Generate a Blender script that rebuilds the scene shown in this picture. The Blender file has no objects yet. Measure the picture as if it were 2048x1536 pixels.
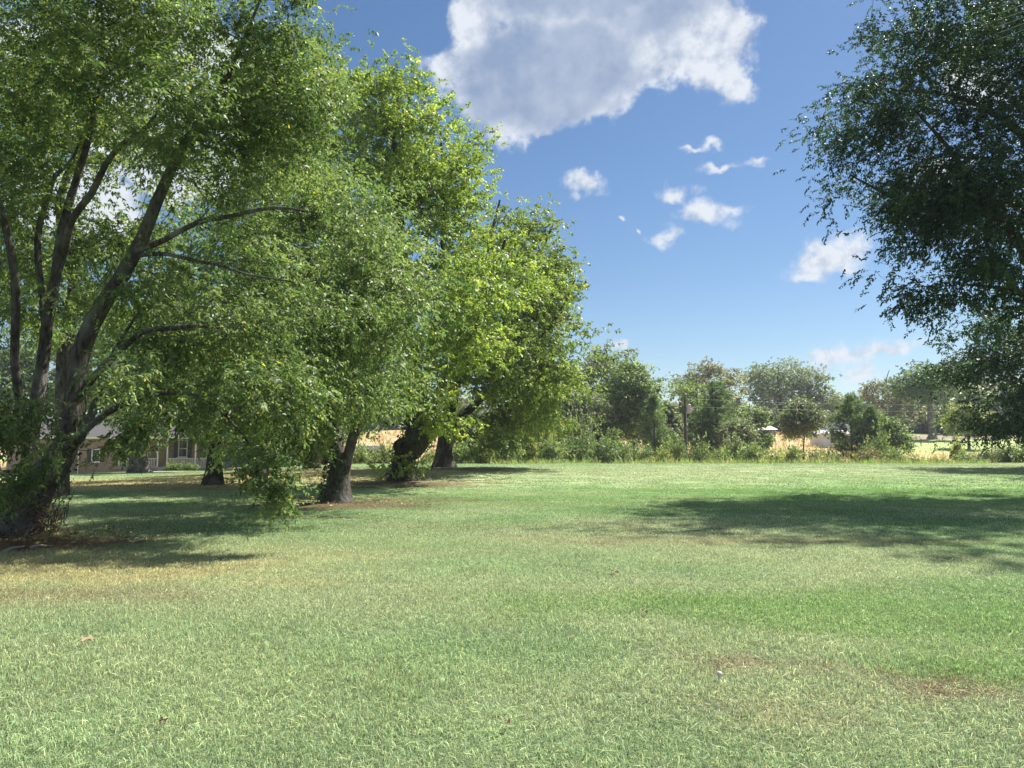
import bpy, math, random
import numpy as np
from mathutils import Vector
S = bpy.context.scene
COL = S.collection
R = math.radians

# ------------------------------------------------------------------ camera
F = 1500.0                      # focal length in pixels of the 2048 px wide photograph
TILT = R(5.03)
CAM = np.array([0.0, 0.0, 1.6])
cd = bpy.data.cameras.new('camera'); cam = bpy.data.objects.new('camera', cd); COL.objects.link(cam)
cam.location = CAM; cam.rotation_euler = (R(90) + TILT, 0, 0)
cd.sensor_width = 36; cd.lens = F / 2048 * 36; cd.clip_start = 0.1; cd.clip_end = 8000
S.camera = cam

def at(px, py, Y):
    """point of the place at forward distance Y that shows at pixel (px, py) of the photograph"""
    a = (px - 1024) / F; b = -(py - 768) / F
    v = np.array([a, math.cos(TILT) - b * math.sin(TILT), math.sin(TILT) + b * math.cos(TILT)])
    return CAM + v * (Y / v[1])

# ------------------------------------------------------------------ light
SUN_EL, SUN_AZ = R(52), R(42)          # azimuth counted from +X towards +Y
sv = Vector((math.cos(SUN_EL) * math.cos(SUN_AZ), math.cos(SUN_EL) * math.sin(SUN_AZ), math.sin(SUN_EL)))
sl = bpy.data.lights.new('sun', 'SUN'); sun = bpy.data.objects.new('sun', sl); COL.objects.link(sun)
sl.energy = 5.0; sl.angle = R(0.55); sl.color = (1.0, 0.95, 0.86)
sun.rotation_euler = sv.to_track_quat('Z', 'Y').to_euler()
S.view_settings.view_transform = 'Standard'; S.view_settings.look = 'None'
S.view_settings.gamma = 1; S.view_settings.exposure = 1.24
S.view_settings.use_curve_mapping = False
S.cycles.max_bounces = 6; S.cycles.diffuse_bounces = 3; S.cycles.glossy_bounces = 2
S.cycles.transmission_bounces = 4; S.cycles.transparent_max_bounces = 8
S.cycles.use_denoising = True; S.cycles.volume_bounces = 0
HAZE = 0.00032

W = bpy.data.worlds.new('World'); S.world = W; W.use_nodes = True
def build_world():
    nt = W.node_tree; nt.nodes.clear(); N = nt.nodes.new; Lk = nt.links.new
    def math_(op, a, b=None, c=None, clamp=False):
        n = N('ShaderNodeMath'); n.operation = op; n.use_clamp = clamp
        for i, v in enumerate((a, b, c)):
            if v is None: continue
            if isinstance(v, (int, float)): n.inputs[i].default_value = v
            else: Lk(v, n.inputs[i])
        return n.outputs[0]
    def vm(op, a, b=None):
        n = N('ShaderNodeVectorMath'); n.operation = op
        for i, v in enumerate((a, b)):
            if v is None: continue
            if isinstance(v, (tuple, list)): n.inputs[i].default_value = v
            else: Lk(v, n.inputs[i])
        return n
    def noise(vec, scale, detail, rough, dist=0.0):
        n = N('ShaderNodeTexNoise'); Lk(vec, n.inputs['Vector']); n.inputs['Scale'].default_value = scale
        n.inputs['Detail'].default_value = detail; n.inputs['Roughness'].default_value = rough
        n.inputs['Distortion'].default_value = dist
        return n
    def sstep(v, lo, hi):
        n = N('ShaderNodeMapRange'); n.interpolation_type = 'SMOOTHSTEP'; Lk(v, n.inputs[0])
        n.inputs[1].default_value = lo; n.inputs[2].default_value = hi
        return n.outputs[0]
    def mix(f, a, b):
        n = N('ShaderNodeMix'); n.data_type = 'RGBA'
        if isinstance(f, (int, float)): n.inputs[0].default_value = f
        else: Lk(f, n.inputs[0])
        for i, v in ((6, a), (7, b)):
            if isinstance(v, (tuple, list)): n.inputs[i].default_value = (*v, 1)
            else: Lk(v, n.inputs[i])
        return n.outputs[2]
    tc = N('ShaderNodeTexCoord').outputs['Generated']
    sky = N('ShaderNodeTexSky'); sky.sky_type = 'NISHITA'; sky.sun_disc = False
    sky.sun_elevation = SUN_EL; sky.sun_rotation = math.atan2(sv.x, sv.y)
    sky.air_density = SKY_AIR; sky.dust_density = SKY_DUST; sky.ozone_density = SKY_OZ; sky.altitude = 200
    hs = N('ShaderNodeHueSaturation'); Lk(sky.outputs[0], hs.inputs['Color']); hs.inputs['Saturation'].default_value = SKY_SAT
    hs.inputs['Value'].default_value = SKY_VAL
    sx = N('ShaderNodeSeparateXYZ'); Lk(tc, sx.inputs[0])
    az = math_('ARCTAN2', sx.outputs[0], sx.outputs[1]); el = math_('ARCSINE', sx.outputs[2])
    cb = N('ShaderNodeCombineXYZ'); Lk(az, cb.inputs[0]); Lk(el, cb.inputs[1])
    wa = noise(tc, 7.0, 4.0, 0.6); wb = noise(tc, 30.0, 4.0, 0.65)
    w1 = vm('SCALE', vm('SUBTRACT', wa.outputs['Color'], (.5, .5, .5)).outputs[0]); w1.inputs[3].default_value = 0.085
    w2 = vm('SCALE', vm('SUBTRACT', wb.outputs['Color'], (.5, .5, .5)).outputs[0]); w2.inputs[3].default_value = 0.030
    P = vm('ADD', vm('ADD', cb.outputs[0], w1.outputs[0]).outputs[0], w2.outputs[0]).outputs[0]
    P = vm('MULTIPLY', P, (1, 1, 0)).outputs[0]
    def field(blobs, k=1.0):
        acc = None
        for (px, py, rx, ry) in blobs:
            p = at(px, py, 100) - CAM; p /= np.linalg.norm(p)
            a, e = math.atan2(p[0], p[1]), math.asin(p[2])
            cosf = math.cos(math.atan((px - 1024) / F))
            s = vm('SUBTRACT', P, (a, e, 0)).outputs[0]
            m = vm('MULTIPLY', s, (F / (rx * cosf), F / (ry * cosf), 0)).outputs[0]
            d = vm('LENGTH', m).outputs['Value']
            v = math_('SUBTRACT', 1.0, d)
            v = math_('MULTIPLY', v, max(min(rx, ry), 20) / 40.0)          # depth of the cloud in units of 40 px
            acc = v if acc is None else math_('SMOOTH_MAX', acc, v, 0.25)
        return acc
    big = [(1040, 150, 170, 110), (960, 50, 70, 70), (1030, 235, 85, 42), (1160, 140, 130, 100), (1290, 60, 160, 95),
           (1420, 90, 110, 80), (1480, 165, 44, 40), (1512, 95, 22, 55), (1200, -60, 330, 120), (900, 150, 60, 40), (1120, 205, 80, 40)]
    small = [(1172, 372, 56, 24), (1150, 400, 22, 16), (1405, 297, 20, 13), (1372, 302, 24, 7), (1430, 334, 42, 9),
             (1508, 315, 30, 12), (1358, 396, 36, 20), (1412, 440, 60, 26), (1452, 418, 40, 20), (1350, 474, 34, 15),
             (1260, 452, 9, 7), (1295, 465, 13, 6), (1655, 520, 80, 30), (1620, 546, 44, 15), (1705, 492, 40, 30),
             (1770, 697, 76, 20), (1690, 716, 74, 24), (1630, 706, 20, 12), (1712, 755, 46, 24), (1660, 745, 30, 14), (1226, 686, 26, 7),
             (310, 190, 300, 160), (150, 420, 160, 90), (380, 330, 180, 80), (1090, 560, 50, 26), (1960, 160, 70, 60), (1900, 350, 60, 40),
             (-500, 500, 300, 90), (-900, 250, 260, 140), (2500, 450, 260, 90), (2700, 150, 300, 120), (600, -500, 340, 160), (1900, -420, 300, 120)]
    f1 = field(big); f2 = field(small)
    fb = noise(tc, 22.0, 7.0, 0.62).outputs[0]
    fb0 = math_('SUBTRACT', fb, 0.5)
    # scattered clouds over the unseen rest of the dome, cover raised for ambient light
    rest = noise(tc, 3.1, 6.0, 0.55).outputs[0]
    back = sstep(sx.outputs[1], 0.35, -0.1)
    hi = sstep(sx.outputs[2], 0.03, 0.25)
    f3 = math_('MULTIPLY', math_('SUBTRACT', math_('MULTIPLY', math_('MULTIPLY', rest, back), hi), 0.50), 9.0)
    f = math_('MAXIMUM', math_('MAXIMUM', f1, f2), f3)
    edge = math_('MULTIPLY_ADD', fb0, 1.9, f)
    cover = sstep(edge, -0.06, 0.55)
    # light and grey inside the clouds: thick middles pass less light, tops and rims are bright
    shift = vm('ADD', tc, (0.012, 0.0, 0.02)).outputs[0]
    fbs = noise(shift, 22.0, 7.0, 0.62).outputs[0]
    thick = sstep(math_('MULTIPLY_ADD', fb0, .4, field([(1080, 150, 185, 105), (990, 200, 95, 70), (1180, 110, 130, 80), (1310, 30, 140, 50), (1180, -40, 280, 70)])), -0.45, 1.05)
    relief = math_('MULTIPLY', math_('MULTIPLY', math_('SUBTRACT', fb, fbs), 2.2), math_('SUBTRACT', 1.0, math_('MULTIPLY', thick, 0.8)))
    bright = math_('SUBTRACT', 1.0, math_('MULTIPLY', thick, 0.58))
    soft = sstep(noise(tc, 9.0, 4.0, 0.55).outputs[0], 0.35, 0.7)
    bright = math_('SUBTRACT', bright, math_('MULTIPLY', soft, 0.20))
    bright = math_('ADD', bright, relief)
    bright = math_('MAXIMUM', math_('MINIMUM', bright, 1.0), 0.22)
    ccol = mix(bright, CL_DARK, CL_LIGHT)
    out = mix(math_('MULTIPLY', cover, 0.97), hs.outputs[0], ccol)
    bg = N('ShaderNodeBackground'); Lk(out, bg.inputs[0]); bg.inputs[1].default_value = SKY_STR
    o = N('ShaderNodeOutputWorld'); Lk(bg.outputs[0], o.inputs[0])
SKY_AIR, SKY_DUST, SKY_OZ, SKY_SAT, SKY_VAL, SKY_STR = 1.0, 0.3, 2.2, 1.15, 0.92, 0.052
CL_DARK = (1.2, 2.1, 3.9); CL_LIGHT = (6.7, 7.1, 7.7)
build_world()
W.cycles.sampling_method = 'MANUAL'; W.cycles.sample_map_resolution = 512

# ------------------------------------------------------------------ naming helpers
def tag(o, label=None, cat=None, group=None, kind=None):
    if label: o['label'] = label
    if cat: o['category'] = cat
    if group: o['group'] = group
    if kind: o['kind'] = kind
    return o
def empty(name, loc=(0, 0, 0), rz=0):
    o = bpy.data.objects.new(name, None); COL.objects.link(o); o.location = loc; o.rotation_euler = (0, 0, rz)
    o.empty_display_size = 0.2
    return o
def mesh_np(name, V, Fc, nside, mat, parent=None, tint=None, smooth=False, link=True):
    """numpy mesh; Fc is (n, nside) or a list of such arrays"""
    if not isinstance(Fc, list): Fc = [Fc]
    Fc = [np.asarray(f, dtype=np.int32) for f in Fc if len(f)]
    me = bpy.data.meshes.new(name)
    me.vertices.add(len(V)); me.vertices.foreach_set('co', np.ascontiguousarray(V, dtype=np.float32).ravel())
    loops = np.concatenate([f.ravel() for f in Fc]); counts = np.concatenate([np.full(len(f), f.shape[1]) for f in Fc])
    starts = np.concatenate([[0], np.cumsum(counts)[:-1]]).astype(np.int32)
    me.loops.add(len(loops)); me.loops.foreach_set('vertex_index', loops)
    me.polygons.add(len(counts)); me.polygons.foreach_set('loop_start', starts)
    if smooth: me.polygons.foreach_set('use_smooth', np.ones(len(counts), dtype=bool))
    if tint is not None:
        a = me.color_attributes.new('tint', 'FLOAT_COLOR', 'POINT')
        t = np.ones((len(V), 4), dtype=np.float32); t[:, :3] = tint
        a.data.foreach_set('color', t.ravel())
    me.update(calc_edges=True)
    if mat: me.materials.append(mat)
    o = bpy.data.objects.new(name, me)
    if link: COL.objects.link(o)
    if parent: o.parent = parent
    return o
class MB:
    """collects boxes and tubes into one mesh"""
    def __init__(s): s.v = []; s.q = []; s.n = 0
    def add(s, V, Q):
        s.v.append(np.asarray(V, float)); s.q += [[i + s.n for i in f] for f in Q]; s.n += len(V); return s
    def box(s, c, d, rz=0, bev=0):
        x, y, z = d[0] / 2, d[1] / 2, d[2] / 2
        V = np.array([[-x, -y, -z], [x, -y, -z], [x, y, -z], [-x, y, -z], [-x, -y, z], [x, -y, z], [x, y, z], [-x, y, z]])
        cs, sn = math.cos(rz), math.sin(rz)
        V = V @ np.array([[cs, sn, 0], [-sn, cs, 0], [0, 0, 1]]) + np.array(c)
        return s.add(V, [(0, 3, 2, 1), (4, 5, 6, 7), (0, 1, 5, 4), (1, 2, 6, 5), (2, 3, 7, 6), (3, 0, 4, 7)])
    def tube(s, pts, rad, n=8):
        V, Q = tube(np.asarray(pts, float), np.asarray(rad, float) * np.ones(len(pts)), n)
        return s.add(V, Q.tolist() + [list(range(n))[::-1], list(range(len(V) - n, len(V)))])
    def build(s, name, mat, parent=None, smooth=False):
        me = bpy.data.meshes.new(name); me.from_pydata(np.concatenate(s.v).tolist(), [], s.q); me.update()
        if smooth:
            for p in me.polygons: p.use_smooth = True
        if mat: me.materials.append(mat)
        o = bpy.data.objects.new(name, me); COL.objects.link(o)
        if parent: o.parent = parent
        return o
def tube(P, rad, n, wob=0.0, rng=None):
    P = np.asarray(P, float); m = len(P)
    T = np.gradient(P, axis=0); T /= np.linalg.norm(T, axis=1)[:, None] + 1e-9
    u = np.cross(T[0], [0.31, 0.9, 0.2]); u /= np.linalg.norm(u)
    th = np.arange(n) / n * 2 * np.pi
    V = np.zeros((m, n, 3))
    for i in range(m):
        u = u - T[i] * np.dot(u, T[i]); u /= np.linalg.norm(u) + 1e-9
        w = np.cross(T[i], u)
        r = rad[i]
        if wob: r = r * (1 + wob * wobf(th, P[i], rng))
        else: r = r * np.ones(n)
        V[i] = P[i] + (np.cos(th) * r)[:, None] * u + (np.sin(th) * r)[:, None] * w
    i = np.arange(m - 1)[:, None] * n; j = np.arange(n)[None, :]; k = (j + 1) % n
    Q = np.stack([i + j, i + k, i + n + k, i + n + j], -1).reshape(-1, 4)
    return V.reshape(-1, 3), Q
def wobf(th, p, ph):
    return (np.sin(3 * th + ph + p[2] * .5) * .5 + np.sin(5 * th + ph * 2 - p[2] * .7) * .35 + np.sin(9 * th + ph * 3 + p[2] * 1.4) * .3)
def smooth_poly(P, step):
    """Catmull-Rom through the points, resampled"""
    P = np.asarray(P, float)
    Q = np.vstack([2 * P[0] - P[1], P, 2 * P[-1] - P[-2]]); out = []
    for i in range(1, len(Q) - 2):
        a, b, c, d = Q[i - 1], Q[i], Q[i + 1], Q[i + 2]
        k = max(2, int(np.linalg.norm((c - b)[:3]) / step))
        for t in np.arange(k) / k:
            out.append(0.5 * (2 * b + (c - a) * t + (2 * a - 5 * b + 4 * c - d) * t * t + (3 * b - a - 3 * c + d) * t ** 3))
    out.append(P[-1]); return np.array(out)

# ------------------------------------------------------------------ numpy value noise
_r = np.random.default_rng(5); _G = _r.random((256, 256))
def vnoise(x, y):
    xi = np.floor(x).astype(int); yi = np.floor(y).astype(int); fx = x - xi; fy = y - yi
    fx = fx * fx * (3 - 2 * fx); fy = fy * fy * (3 - 2 * fy)
    g = lambda a, b: _G[a & 255, b & 255]
    return (g(xi, yi) * (1 - fx) + g(xi + 1, yi) * fx) * (1 - fy) + (g(xi, yi + 1) * (1 - fx) + g(xi + 1, yi + 1) * fx) * fy
def fbm(x, y, o=4):
    s = 0; a = .5; t = 0
    for k in range(o): s = s + a * vnoise(x * 2 ** k + 17 * k, y * 2 ** k + 31 * k); t += a; a *= .55
    return s / t
def sst(x, a, b):
    t = np.clip((x - a) / (b - a), 0, 1); return t * t * (3 - 2 * t)

# ------------------------------------------------------------------ the ground's shape and colour
def H(x, y):
    x = np.asarray(x, float); y = np.asarray(y, float)
    right = 0.50 * sst(y, 22, 60)
    left = -0.004 * np.clip(y - 25, 0, 60) - 1.1 * sst(-x, 30, 46) * sst(y, 40, 72)
    k = sst(x, -24, -11)
    top = left * (1 - k) + right * k
    drop = sst(y, 61, 84) * (k * (1.55) + (1 - k) * 0.45)
    hill = 0.068 * np.clip(y - 86, 0, 116) + 0.012 * np.clip(y - 202, 0, 500)
    hill *= 0.5 + 0.5 * sst(np.clip(y - 86, 0, 999), 0, 12)
    return top * (1 - .0 * y) - drop + hill + (fbm(x * .12, y * .12, 2) - .5) * .12 + (fbm(x * .03 + 9, y * .03, 2) - .5) * .5 * sst(y, 90, 130)
def gpt(px, py):
    """ground point that shows at pixel (px, py), near field"""
    Y = 2.0
    for _ in range(4000):
        p = at(px, py, Y)
        if p[2] <= float(H(p[0], Y)): break
        Y *= 1.004
    return p[0], Y
# patches of the lawn: pixel centre, ground half sizes in metres, colour, strength
G_BASE = np.array([.238, .338, .162]); G_PALE = np.array([.345, .40, .215]); G_DRY = np.array([.43, .38, .19])
G_GREEN = np.array([.165, .305, .075]); G_SHADE = np.array([.11, .19, .06]); G_BROWN = np.array([.21, .135, .075]); G_TAN = np.array([.36, .31, .18])
G_LITTER = np.array([.15, .105, .06])
PATCH = [(1750, 1230, 2.9, 1.0, G_GREEN, .6), (1980, 1340, 1.1, .5, G_GREEN, .65), (1400, 1200, 1.9, .7, G_GREEN, .4), (1950, 1180, 2, .7, G_GREEN, .35), (1250, 1010, 9, 4.0, G_SHADE, .2),  # last one paints a dark green tint into the right tree's shade
         (1600, 990, 14, 7, G_GREEN, .35), (1900, 970, 16, 9, G_GREEN, .25),
         (150, 1140, 3.6, 1.5, G_DRY, .65), (420, 1110, 3.5, .9, G_DRY, .45), (60, 1195, 2.2, .5, G_BROWN, .35), (600, 1075, 5, 1.0, G_PALE, .5),
         (640, 1110, 3, 1.0, G_PALE, .5), (960, 1055, 4, .9, G_TAN, .28), (1400, 1078, 4.5, .8, G_TAN, .3), (1640, 1086, 3.2, .5, G_TAN, .32), (1210, 1088, .9, .3, G_BROWN, .6),
         (1480, 1330, .42, .16, G_BROWN, .8), (1590, 1345, .5, .13, G_BROWN, .85), (1520, 1410, .35, .12, G_BROWN, .6), (1690, 1395, .25, .1, G_BROWN, .8),
         (1830, 1362, .45, .12, G_BROWN, .9), (1850, 1385, .3, .08, G_BROWN, .9), (1930, 1370, .4, .14, G_BROWN, .6), (1990, 1400, .4, .16, G_BROWN, .8),
         (1600, 1440, .5, .16, G_TAN, .45), (1700, 1490, .5, .16, G_PALE, .6), (900, 1400, 2.5, .6, G_PALE, .35), (250, 1330, 2.2, .8, G_PALE, .5),
         (300, 1500, 1.2, .3, G_BASE, .5), (850, 1100, 5, 1.2, G_PALE, .3), (1150, 955, 12, 6, G_PALE, .6), (1600, 936, 30, 7, G_PALE, .7),
         (20, 1090, 1.9, 1.1, G_LITTER, .95), (150, 1085, 1.5, .7, G_LITTER, .7), (675, 1012, 2.6, 1.6, G_LITTER, .85), (810, 968, 3.6, 3, G_LITTER, .9),
         (780, 1000, 3.5, 1.5, G_LITTER, .55), (620, 1035, 2.2, .7, G_LITTER, .4), (430, 975, 2.5, 2, G_LITTER, .7), (285, 946, 4, 4, G_LITTER, .6), (890, 937, 4, 3, G_LITTER, .8),
         (628, 940, 5, 4, G_LITTER, .6), (250, 965, 12, 5.5, G_DRY * 1.1, .95), (600, 944, 9, 4.5, G_DRY * 1.1, .85), (420, 955, 12, 5, G_DRY * 1.05, .85), (160, 975, 8, 3, G_DRY, .8)]
_PG = None
def ground_col(x, y):
    global _PG
    if _PG is None: _PG = [(*gpt(p[0], p[1]), *p[2:]) for p in PATCH]
    x = np.asarray(x, float); y = np.asarray(y, float)
    n1 = fbm(x * .35 + 3, y * .35 + 8, 4)[..., None]; n2 = fbm(x * 1.3 + 50, y * 1.3, 3)[..., None]; n3 = fbm(x * 4.1, y * 4.1 + 70, 3)[..., None]
    c = G_BASE * (0.84 + .42 * n2) * np.ones((*x.shape, 3))
    c = c + (G_PALE - c) * sst(n1, .38, .7) * .8
    c = c + (G_GREEN - c) * sst(1 - n1, .52, .75) * .35
    c = c + (G_BROWN - c) * sst(n3 * .6 + n2 * .4, .66, .80) * .5
    wx = (fbm(x * 1.1 + 5, y * 1.1, 4) - .5); wy = (fbm(x * 1.1 + 90, y * 1.1 + 4, 4) - .5)
    for (gx, gy, rx, ry, col, s) in _PG:
        d = np.hypot((x - gx + wx * rx * 1.3) / rx, (y - gy + wy * ry * 1.3) / ry)
        m = (sst(1.35 - d, 0, .75) * s)[..., None]
        if rx < 1: m = m * sst(n3, .36, .48)
        c = c * (1 - m) + col * m
    # beyond the crest: rough pasture, tan broomsedge on the hill, mown green on the right
    far = sst(y, 64, 74)[..., None]
    nf = fbm(x * .05 + 20, y * .05, 4)[..., None]
    tan = np.array([.50, .36, .21]); ygr = np.array([.33, .35, .15])
    fc = tan * (.8 + .4 * n1) * sst(nf, .3, .5) + ygr * (1 - sst(nf, .3, .5))
    past = (sst(x / np.maximum(y, 1), .46, .50) * sst(y, 112, 122))[..., None]
    fc = fc * (1 - past) + np.array([.33, .40, .15]) * (.85 + .3 * n1) * past
    road = (sst(x / np.maximum(y, 1), .44, .47) * sst(y, 158, 162) * (1 - sst(y, 176, 180)))[..., None]
    fc = fc * (1 - road) + np.array([.30, .24, .19]) * road
    c = c * (1 - far) + fc * far
    return np.clip(c, .01, .8)

# ------------------------------------------------------------------ materials
def new_mat(name):
    m = bpy.data.materials.new(name); m.use_nodes = True; nt = m.node_tree; nt.nodes.clear()
    return m, nt, nt.nodes.new, nt.links.new
def foliage_mat(name, trans=.35, rough=.45, spec=.4):
    m, nt, N, Lk = new_mat(name)
    a = N('ShaderNodeAttribute'); a.attribute_name = 'tint'
    p = N('ShaderNodeBsdfPrincipled'); Lk(a.outputs['Color'], p.inputs['Base Color']); p.inputs['Roughness'].default_value = rough
    p.inputs['Specular IOR Level'].default_value = spec
    t = N('ShaderNodeBsdfTranslucent'); g = N('ShaderNodeMix'); g.data_type = 'RGBA'; g.blend_type = 'MULTIPLY'; g.inputs[0].default_value = 1
    Lk(a.outputs['Color'], g.inputs[6]); g.inputs[7].default_value = (1.3, 1.5, .85, 1); Lk(g.outputs[2], t.inputs[0])
    x = N('ShaderNodeMixShader'); x.inputs[0].default_value = trans; Lk(p.outputs[0], x.inputs[1]); Lk(t.outputs[0], x.inputs[2])
    o = N('ShaderNodeOutputMaterial'); Lk(x.outputs[0], o.inputs[0])
    return m
def bark_mat(name, c1, c2, c3, scale=1.0):
    m, nt, N, Lk = new_mat(name)
    tc = N('ShaderNodeTexCoord'); mp = N('ShaderNodeMapping'); Lk(tc.outputs['Object'], mp.inputs[0]); mp.inputs['Scale'].default_value = (7 * scale, 7 * scale, 1.6 * scale)
    n = N('ShaderNodeTexNoise'); Lk(mp.outputs[0], n.inputs[0]); n.inputs['Scale'].default_value = 2.2; n.inputs['Detail'].default_value = 6; n.inputs['Roughness'].default_value = .65
    r = N('ShaderNodeValToRGB'); Lk(n.outputs[0], r.inputs[0]); e = r.color_ramp.elements
    e[0].position = .36; e[0].color = (*c1, 1); e[1].position = .66; e[1].color = (*c2, 1)
    n2 = N('ShaderNodeTexNoise'); Lk(tc.outputs['Object'], n2.inputs[0]); n2.inputs['Scale'].default_value = 1.7; n2.inputs['Detail'].default_value = 5
    r2 = N('ShaderNodeMapRange'); Lk(n2.outputs[0], r2.inputs[0]); r2.inputs[1].default_value = .5; r2.inputs[2].default_value = .68
    mx = N('ShaderNodeMix'); mx.data_type = 'RGBA'; Lk(r2.outputs[0], mx.inputs[0]); Lk(r.outputs[0], mx.inputs[6]); mx.inputs[7].default_value = (*c3, 1)
    b = N('ShaderNodeBump'); b.inputs['Strength'].default_value = 1.0; b.inputs['Distance'].default_value = .12; Lk(n.outputs[0], b.inputs['Height'])
    p = N('ShaderNodeBsdfPrincipled'); Lk(mx.outputs[2], p.inputs['Base Color']); p.inputs['Roughness'].default_value = .9; Lk(b.outputs[0], p.inputs['Normal'])
    p.inputs['Specular IOR Level'].default_value = .15
    o = N('ShaderNodeOutputMaterial'); Lk(p.outputs[0], o.inputs[0]); return m
def plain_mat(name, col, rough=.7, metal=0, var=.15, scale=6, bump=0):
    m, nt, N, Lk = new_mat(name)
    tc = N('ShaderNodeTexCoord'); n = N('ShaderNodeTexNoise'); Lk(tc.outputs['Object'], n.inputs[0]); n.inputs['Scale'].default_value = scale; n.inputs['Detail'].default_value = 5
    r = N('ShaderNodeMapRange'); Lk(n.outputs[0], r.inputs[0]); r.inputs[1].default_value = .25; r.inputs[2].default_value = .75
    r.inputs[3].default_value = 1 - var; r.inputs[4].default_value = 1 + var
    v = N('ShaderNodeVectorMath'); v.operation = 'SCALE'; v.inputs[0].default_value = col; Lk(r.outputs[0], v.inputs[3])
    p = N('ShaderNodeBsdfPrincipled'); Lk(v.outputs[0], p.inputs['Base Color']); p.inputs['Roughness'].default_value = rough; p.inputs['Metallic'].default_value = metal
    if bump:
        b = N('ShaderNodeBump'); b.inputs['Strength'].default_value = bump; b.inputs['Distance'].default_value = .02; Lk(n.outputs[0], b.inputs['Height']); Lk(b.outputs[0], p.inputs['Normal'])
    o = N('ShaderNodeOutputMaterial'); Lk(p.outputs[0], o.inputs[0]); return m
def brick_mat(name):
    m, nt, N, Lk = new_mat(name)
    tc = N('ShaderNodeTexCoord'); mp = N('ShaderNodeMapping'); Lk(tc.outputs['Object'], mp.inputs[0]); mp.inputs['Rotation'].default_value = (R(90), 0, 0)
    b = N('ShaderNodeTexBrick'); Lk(mp.outputs[0], b.inputs[0]); b.inputs['Scale'].default_value = 1
    b.inputs['Brick Width'].default_value = .22; b.inputs['Row Height'].default_value = .075; b.inputs['Mortar Size'].default_value = .008
    b.inputs['Color1'].default_value = (.17, .105, .075, 1); b.inputs['Color2'].default_value = (.29, .205, .15, 1); b.inputs['Mortar'].default_value = (.42, .37, .31, 1)
    n = N('ShaderNodeTexNoise'); Lk(tc.outputs['Object'], n.inputs[0]); n.inputs['Scale'].default_value = 5; n.inputs['Detail'].default_value = 5
    h = N('ShaderNodeMix'); h.data_type = 'RGBA'; h.blend_type = 'OVERLAY'; h.inputs[0].default_value = .35; Lk(b.outputs[0], h.inputs[6]); Lk(n.outputs[0], h.inputs[7])
    bp = N('ShaderNodeBump'); bp.invert = True; bp.inputs['Distance'].default_value = .01; Lk(b.outputs[1], bp.inputs['Height'])
    p = N('ShaderNodeBsdfPrincipled'); Lk(h.outputs[2], p.inputs['Base Color']); p.inputs['Roughness'].default_value = .85; Lk(bp.outputs[0], p.inputs['Normal'])
    o = N('ShaderNodeOutputMaterial'); Lk(p.outputs[0], o.inputs[0]); return m
def ground_mat():
    m, nt, N, Lk = new_mat('lawn soil and turf')
    a = N('ShaderNodeAttribute'); a.attribute_name = 'tint'; tc = N('ShaderNodeTexCoord')
    n = N('ShaderNodeTexNoise'); Lk(tc.outputs['Object'], n.inputs[0]); n.inputs['Scale'].default_value = 9; n.inputs['Detail'].default_value = 8; n.inputs['Roughness'].default_value = .75
    n2 = N('ShaderNodeTexNoise'); Lk(tc.outputs['Object'], n2.inputs[0]); n2.inputs['Scale'].default_value = .8; n2.inputs['Detail'].default_value = 6; n2.inputs['Roughness'].default_value = .7
    r = N('ShaderNodeMapRange'); Lk(n.outputs[0], r.inputs[0]); r.inputs[1].default_value = .3; r.inputs[2].default_value = .7; r.inputs[3].default_value = .5; r.inputs[4].default_value = 1.3
    r2 = N('ShaderNodeMapRange'); Lk(n2.outputs[0], r2.inputs[0]); r2.inputs[1].default_value = .3; r2.inputs[2].default_value = .7; r2.inputs[3].default_value = .8; r2.inputs[4].default_value = 1.2
    k = N('ShaderNodeMath'); k.operation = 'MULTIPLY'; Lk(r.outputs[0], k.inputs[0]); Lk(r2.outputs[0], k.inputs[1])
    v = N('ShaderNodeVectorMath'); v.operation = 'SCALE'; Lk(a.outputs['Color'], v.inputs[0]); Lk(k.outputs[0], v.inputs[3])
    b = N('ShaderNodeBump'); b.inputs['Strength'].default_value = .8; b.inputs['Distance'].default_value = .05; Lk(n.outputs[0], b.inputs['Height'])
    p = N('ShaderNodeBsdfPrincipled'); Lk(v.outputs[0], p.inputs['Base Color']); p.inputs['Roughness'].default_value = .95; p.inputs['Specular IOR Level'].default_value = .1; Lk(b.outputs[0], p.inputs['Normal'])
    o = N('ShaderNodeOutputMaterial'); Lk(p.outputs[0], o.inputs[0]); return m
def grass_mat():
    m, nt, N, Lk = new_mat('grass blades')
    a = N('ShaderNodeAttribute'); a.attribute_type = 'INSTANCER'; a.attribute_name = 'gcol'
    b = N('ShaderNodeAttribute'); b.attribute_name = 'tint'
    g = N('ShaderNodeMix'); g.data_type = 'RGBA'; g.blend_type = 'MULTIPLY'; g.inputs[0].default_value = 1
    Lk(a.outputs['Color'], g.inputs[6]); Lk(b.outputs['Color'], g.inputs[7])
    p = N('ShaderNodeBsdfPrincipled'); Lk(g.outputs[2], p.inputs['Base Color']); p.inputs['Roughness'].default_value = .5; p.inputs['Specular IOR Level'].default_value = .3
    t = N('ShaderNodeBsdfTranslucent'); Lk(g.outputs[2], t.inputs[0])
    x = N('ShaderNodeMixShader'); x.inputs[0].default_value = .35; Lk(p.outputs[0], x.inputs[1]); Lk(t.outputs[0], x.inputs[2])
    o = N('ShaderNodeOutputMaterial'); Lk(x.outputs[0], o.inputs[0]); return m
M_LEAF = foliage_mat('tree leaves', .40, .5, .25); M_SHRUB = foliage_mat('shrub leaves', .38, .5, .3)
M_BARK = bark_mat('grey brown bark', (.040, .034, .028), (.155, .137, .115), (.22, .21, .19))
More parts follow.
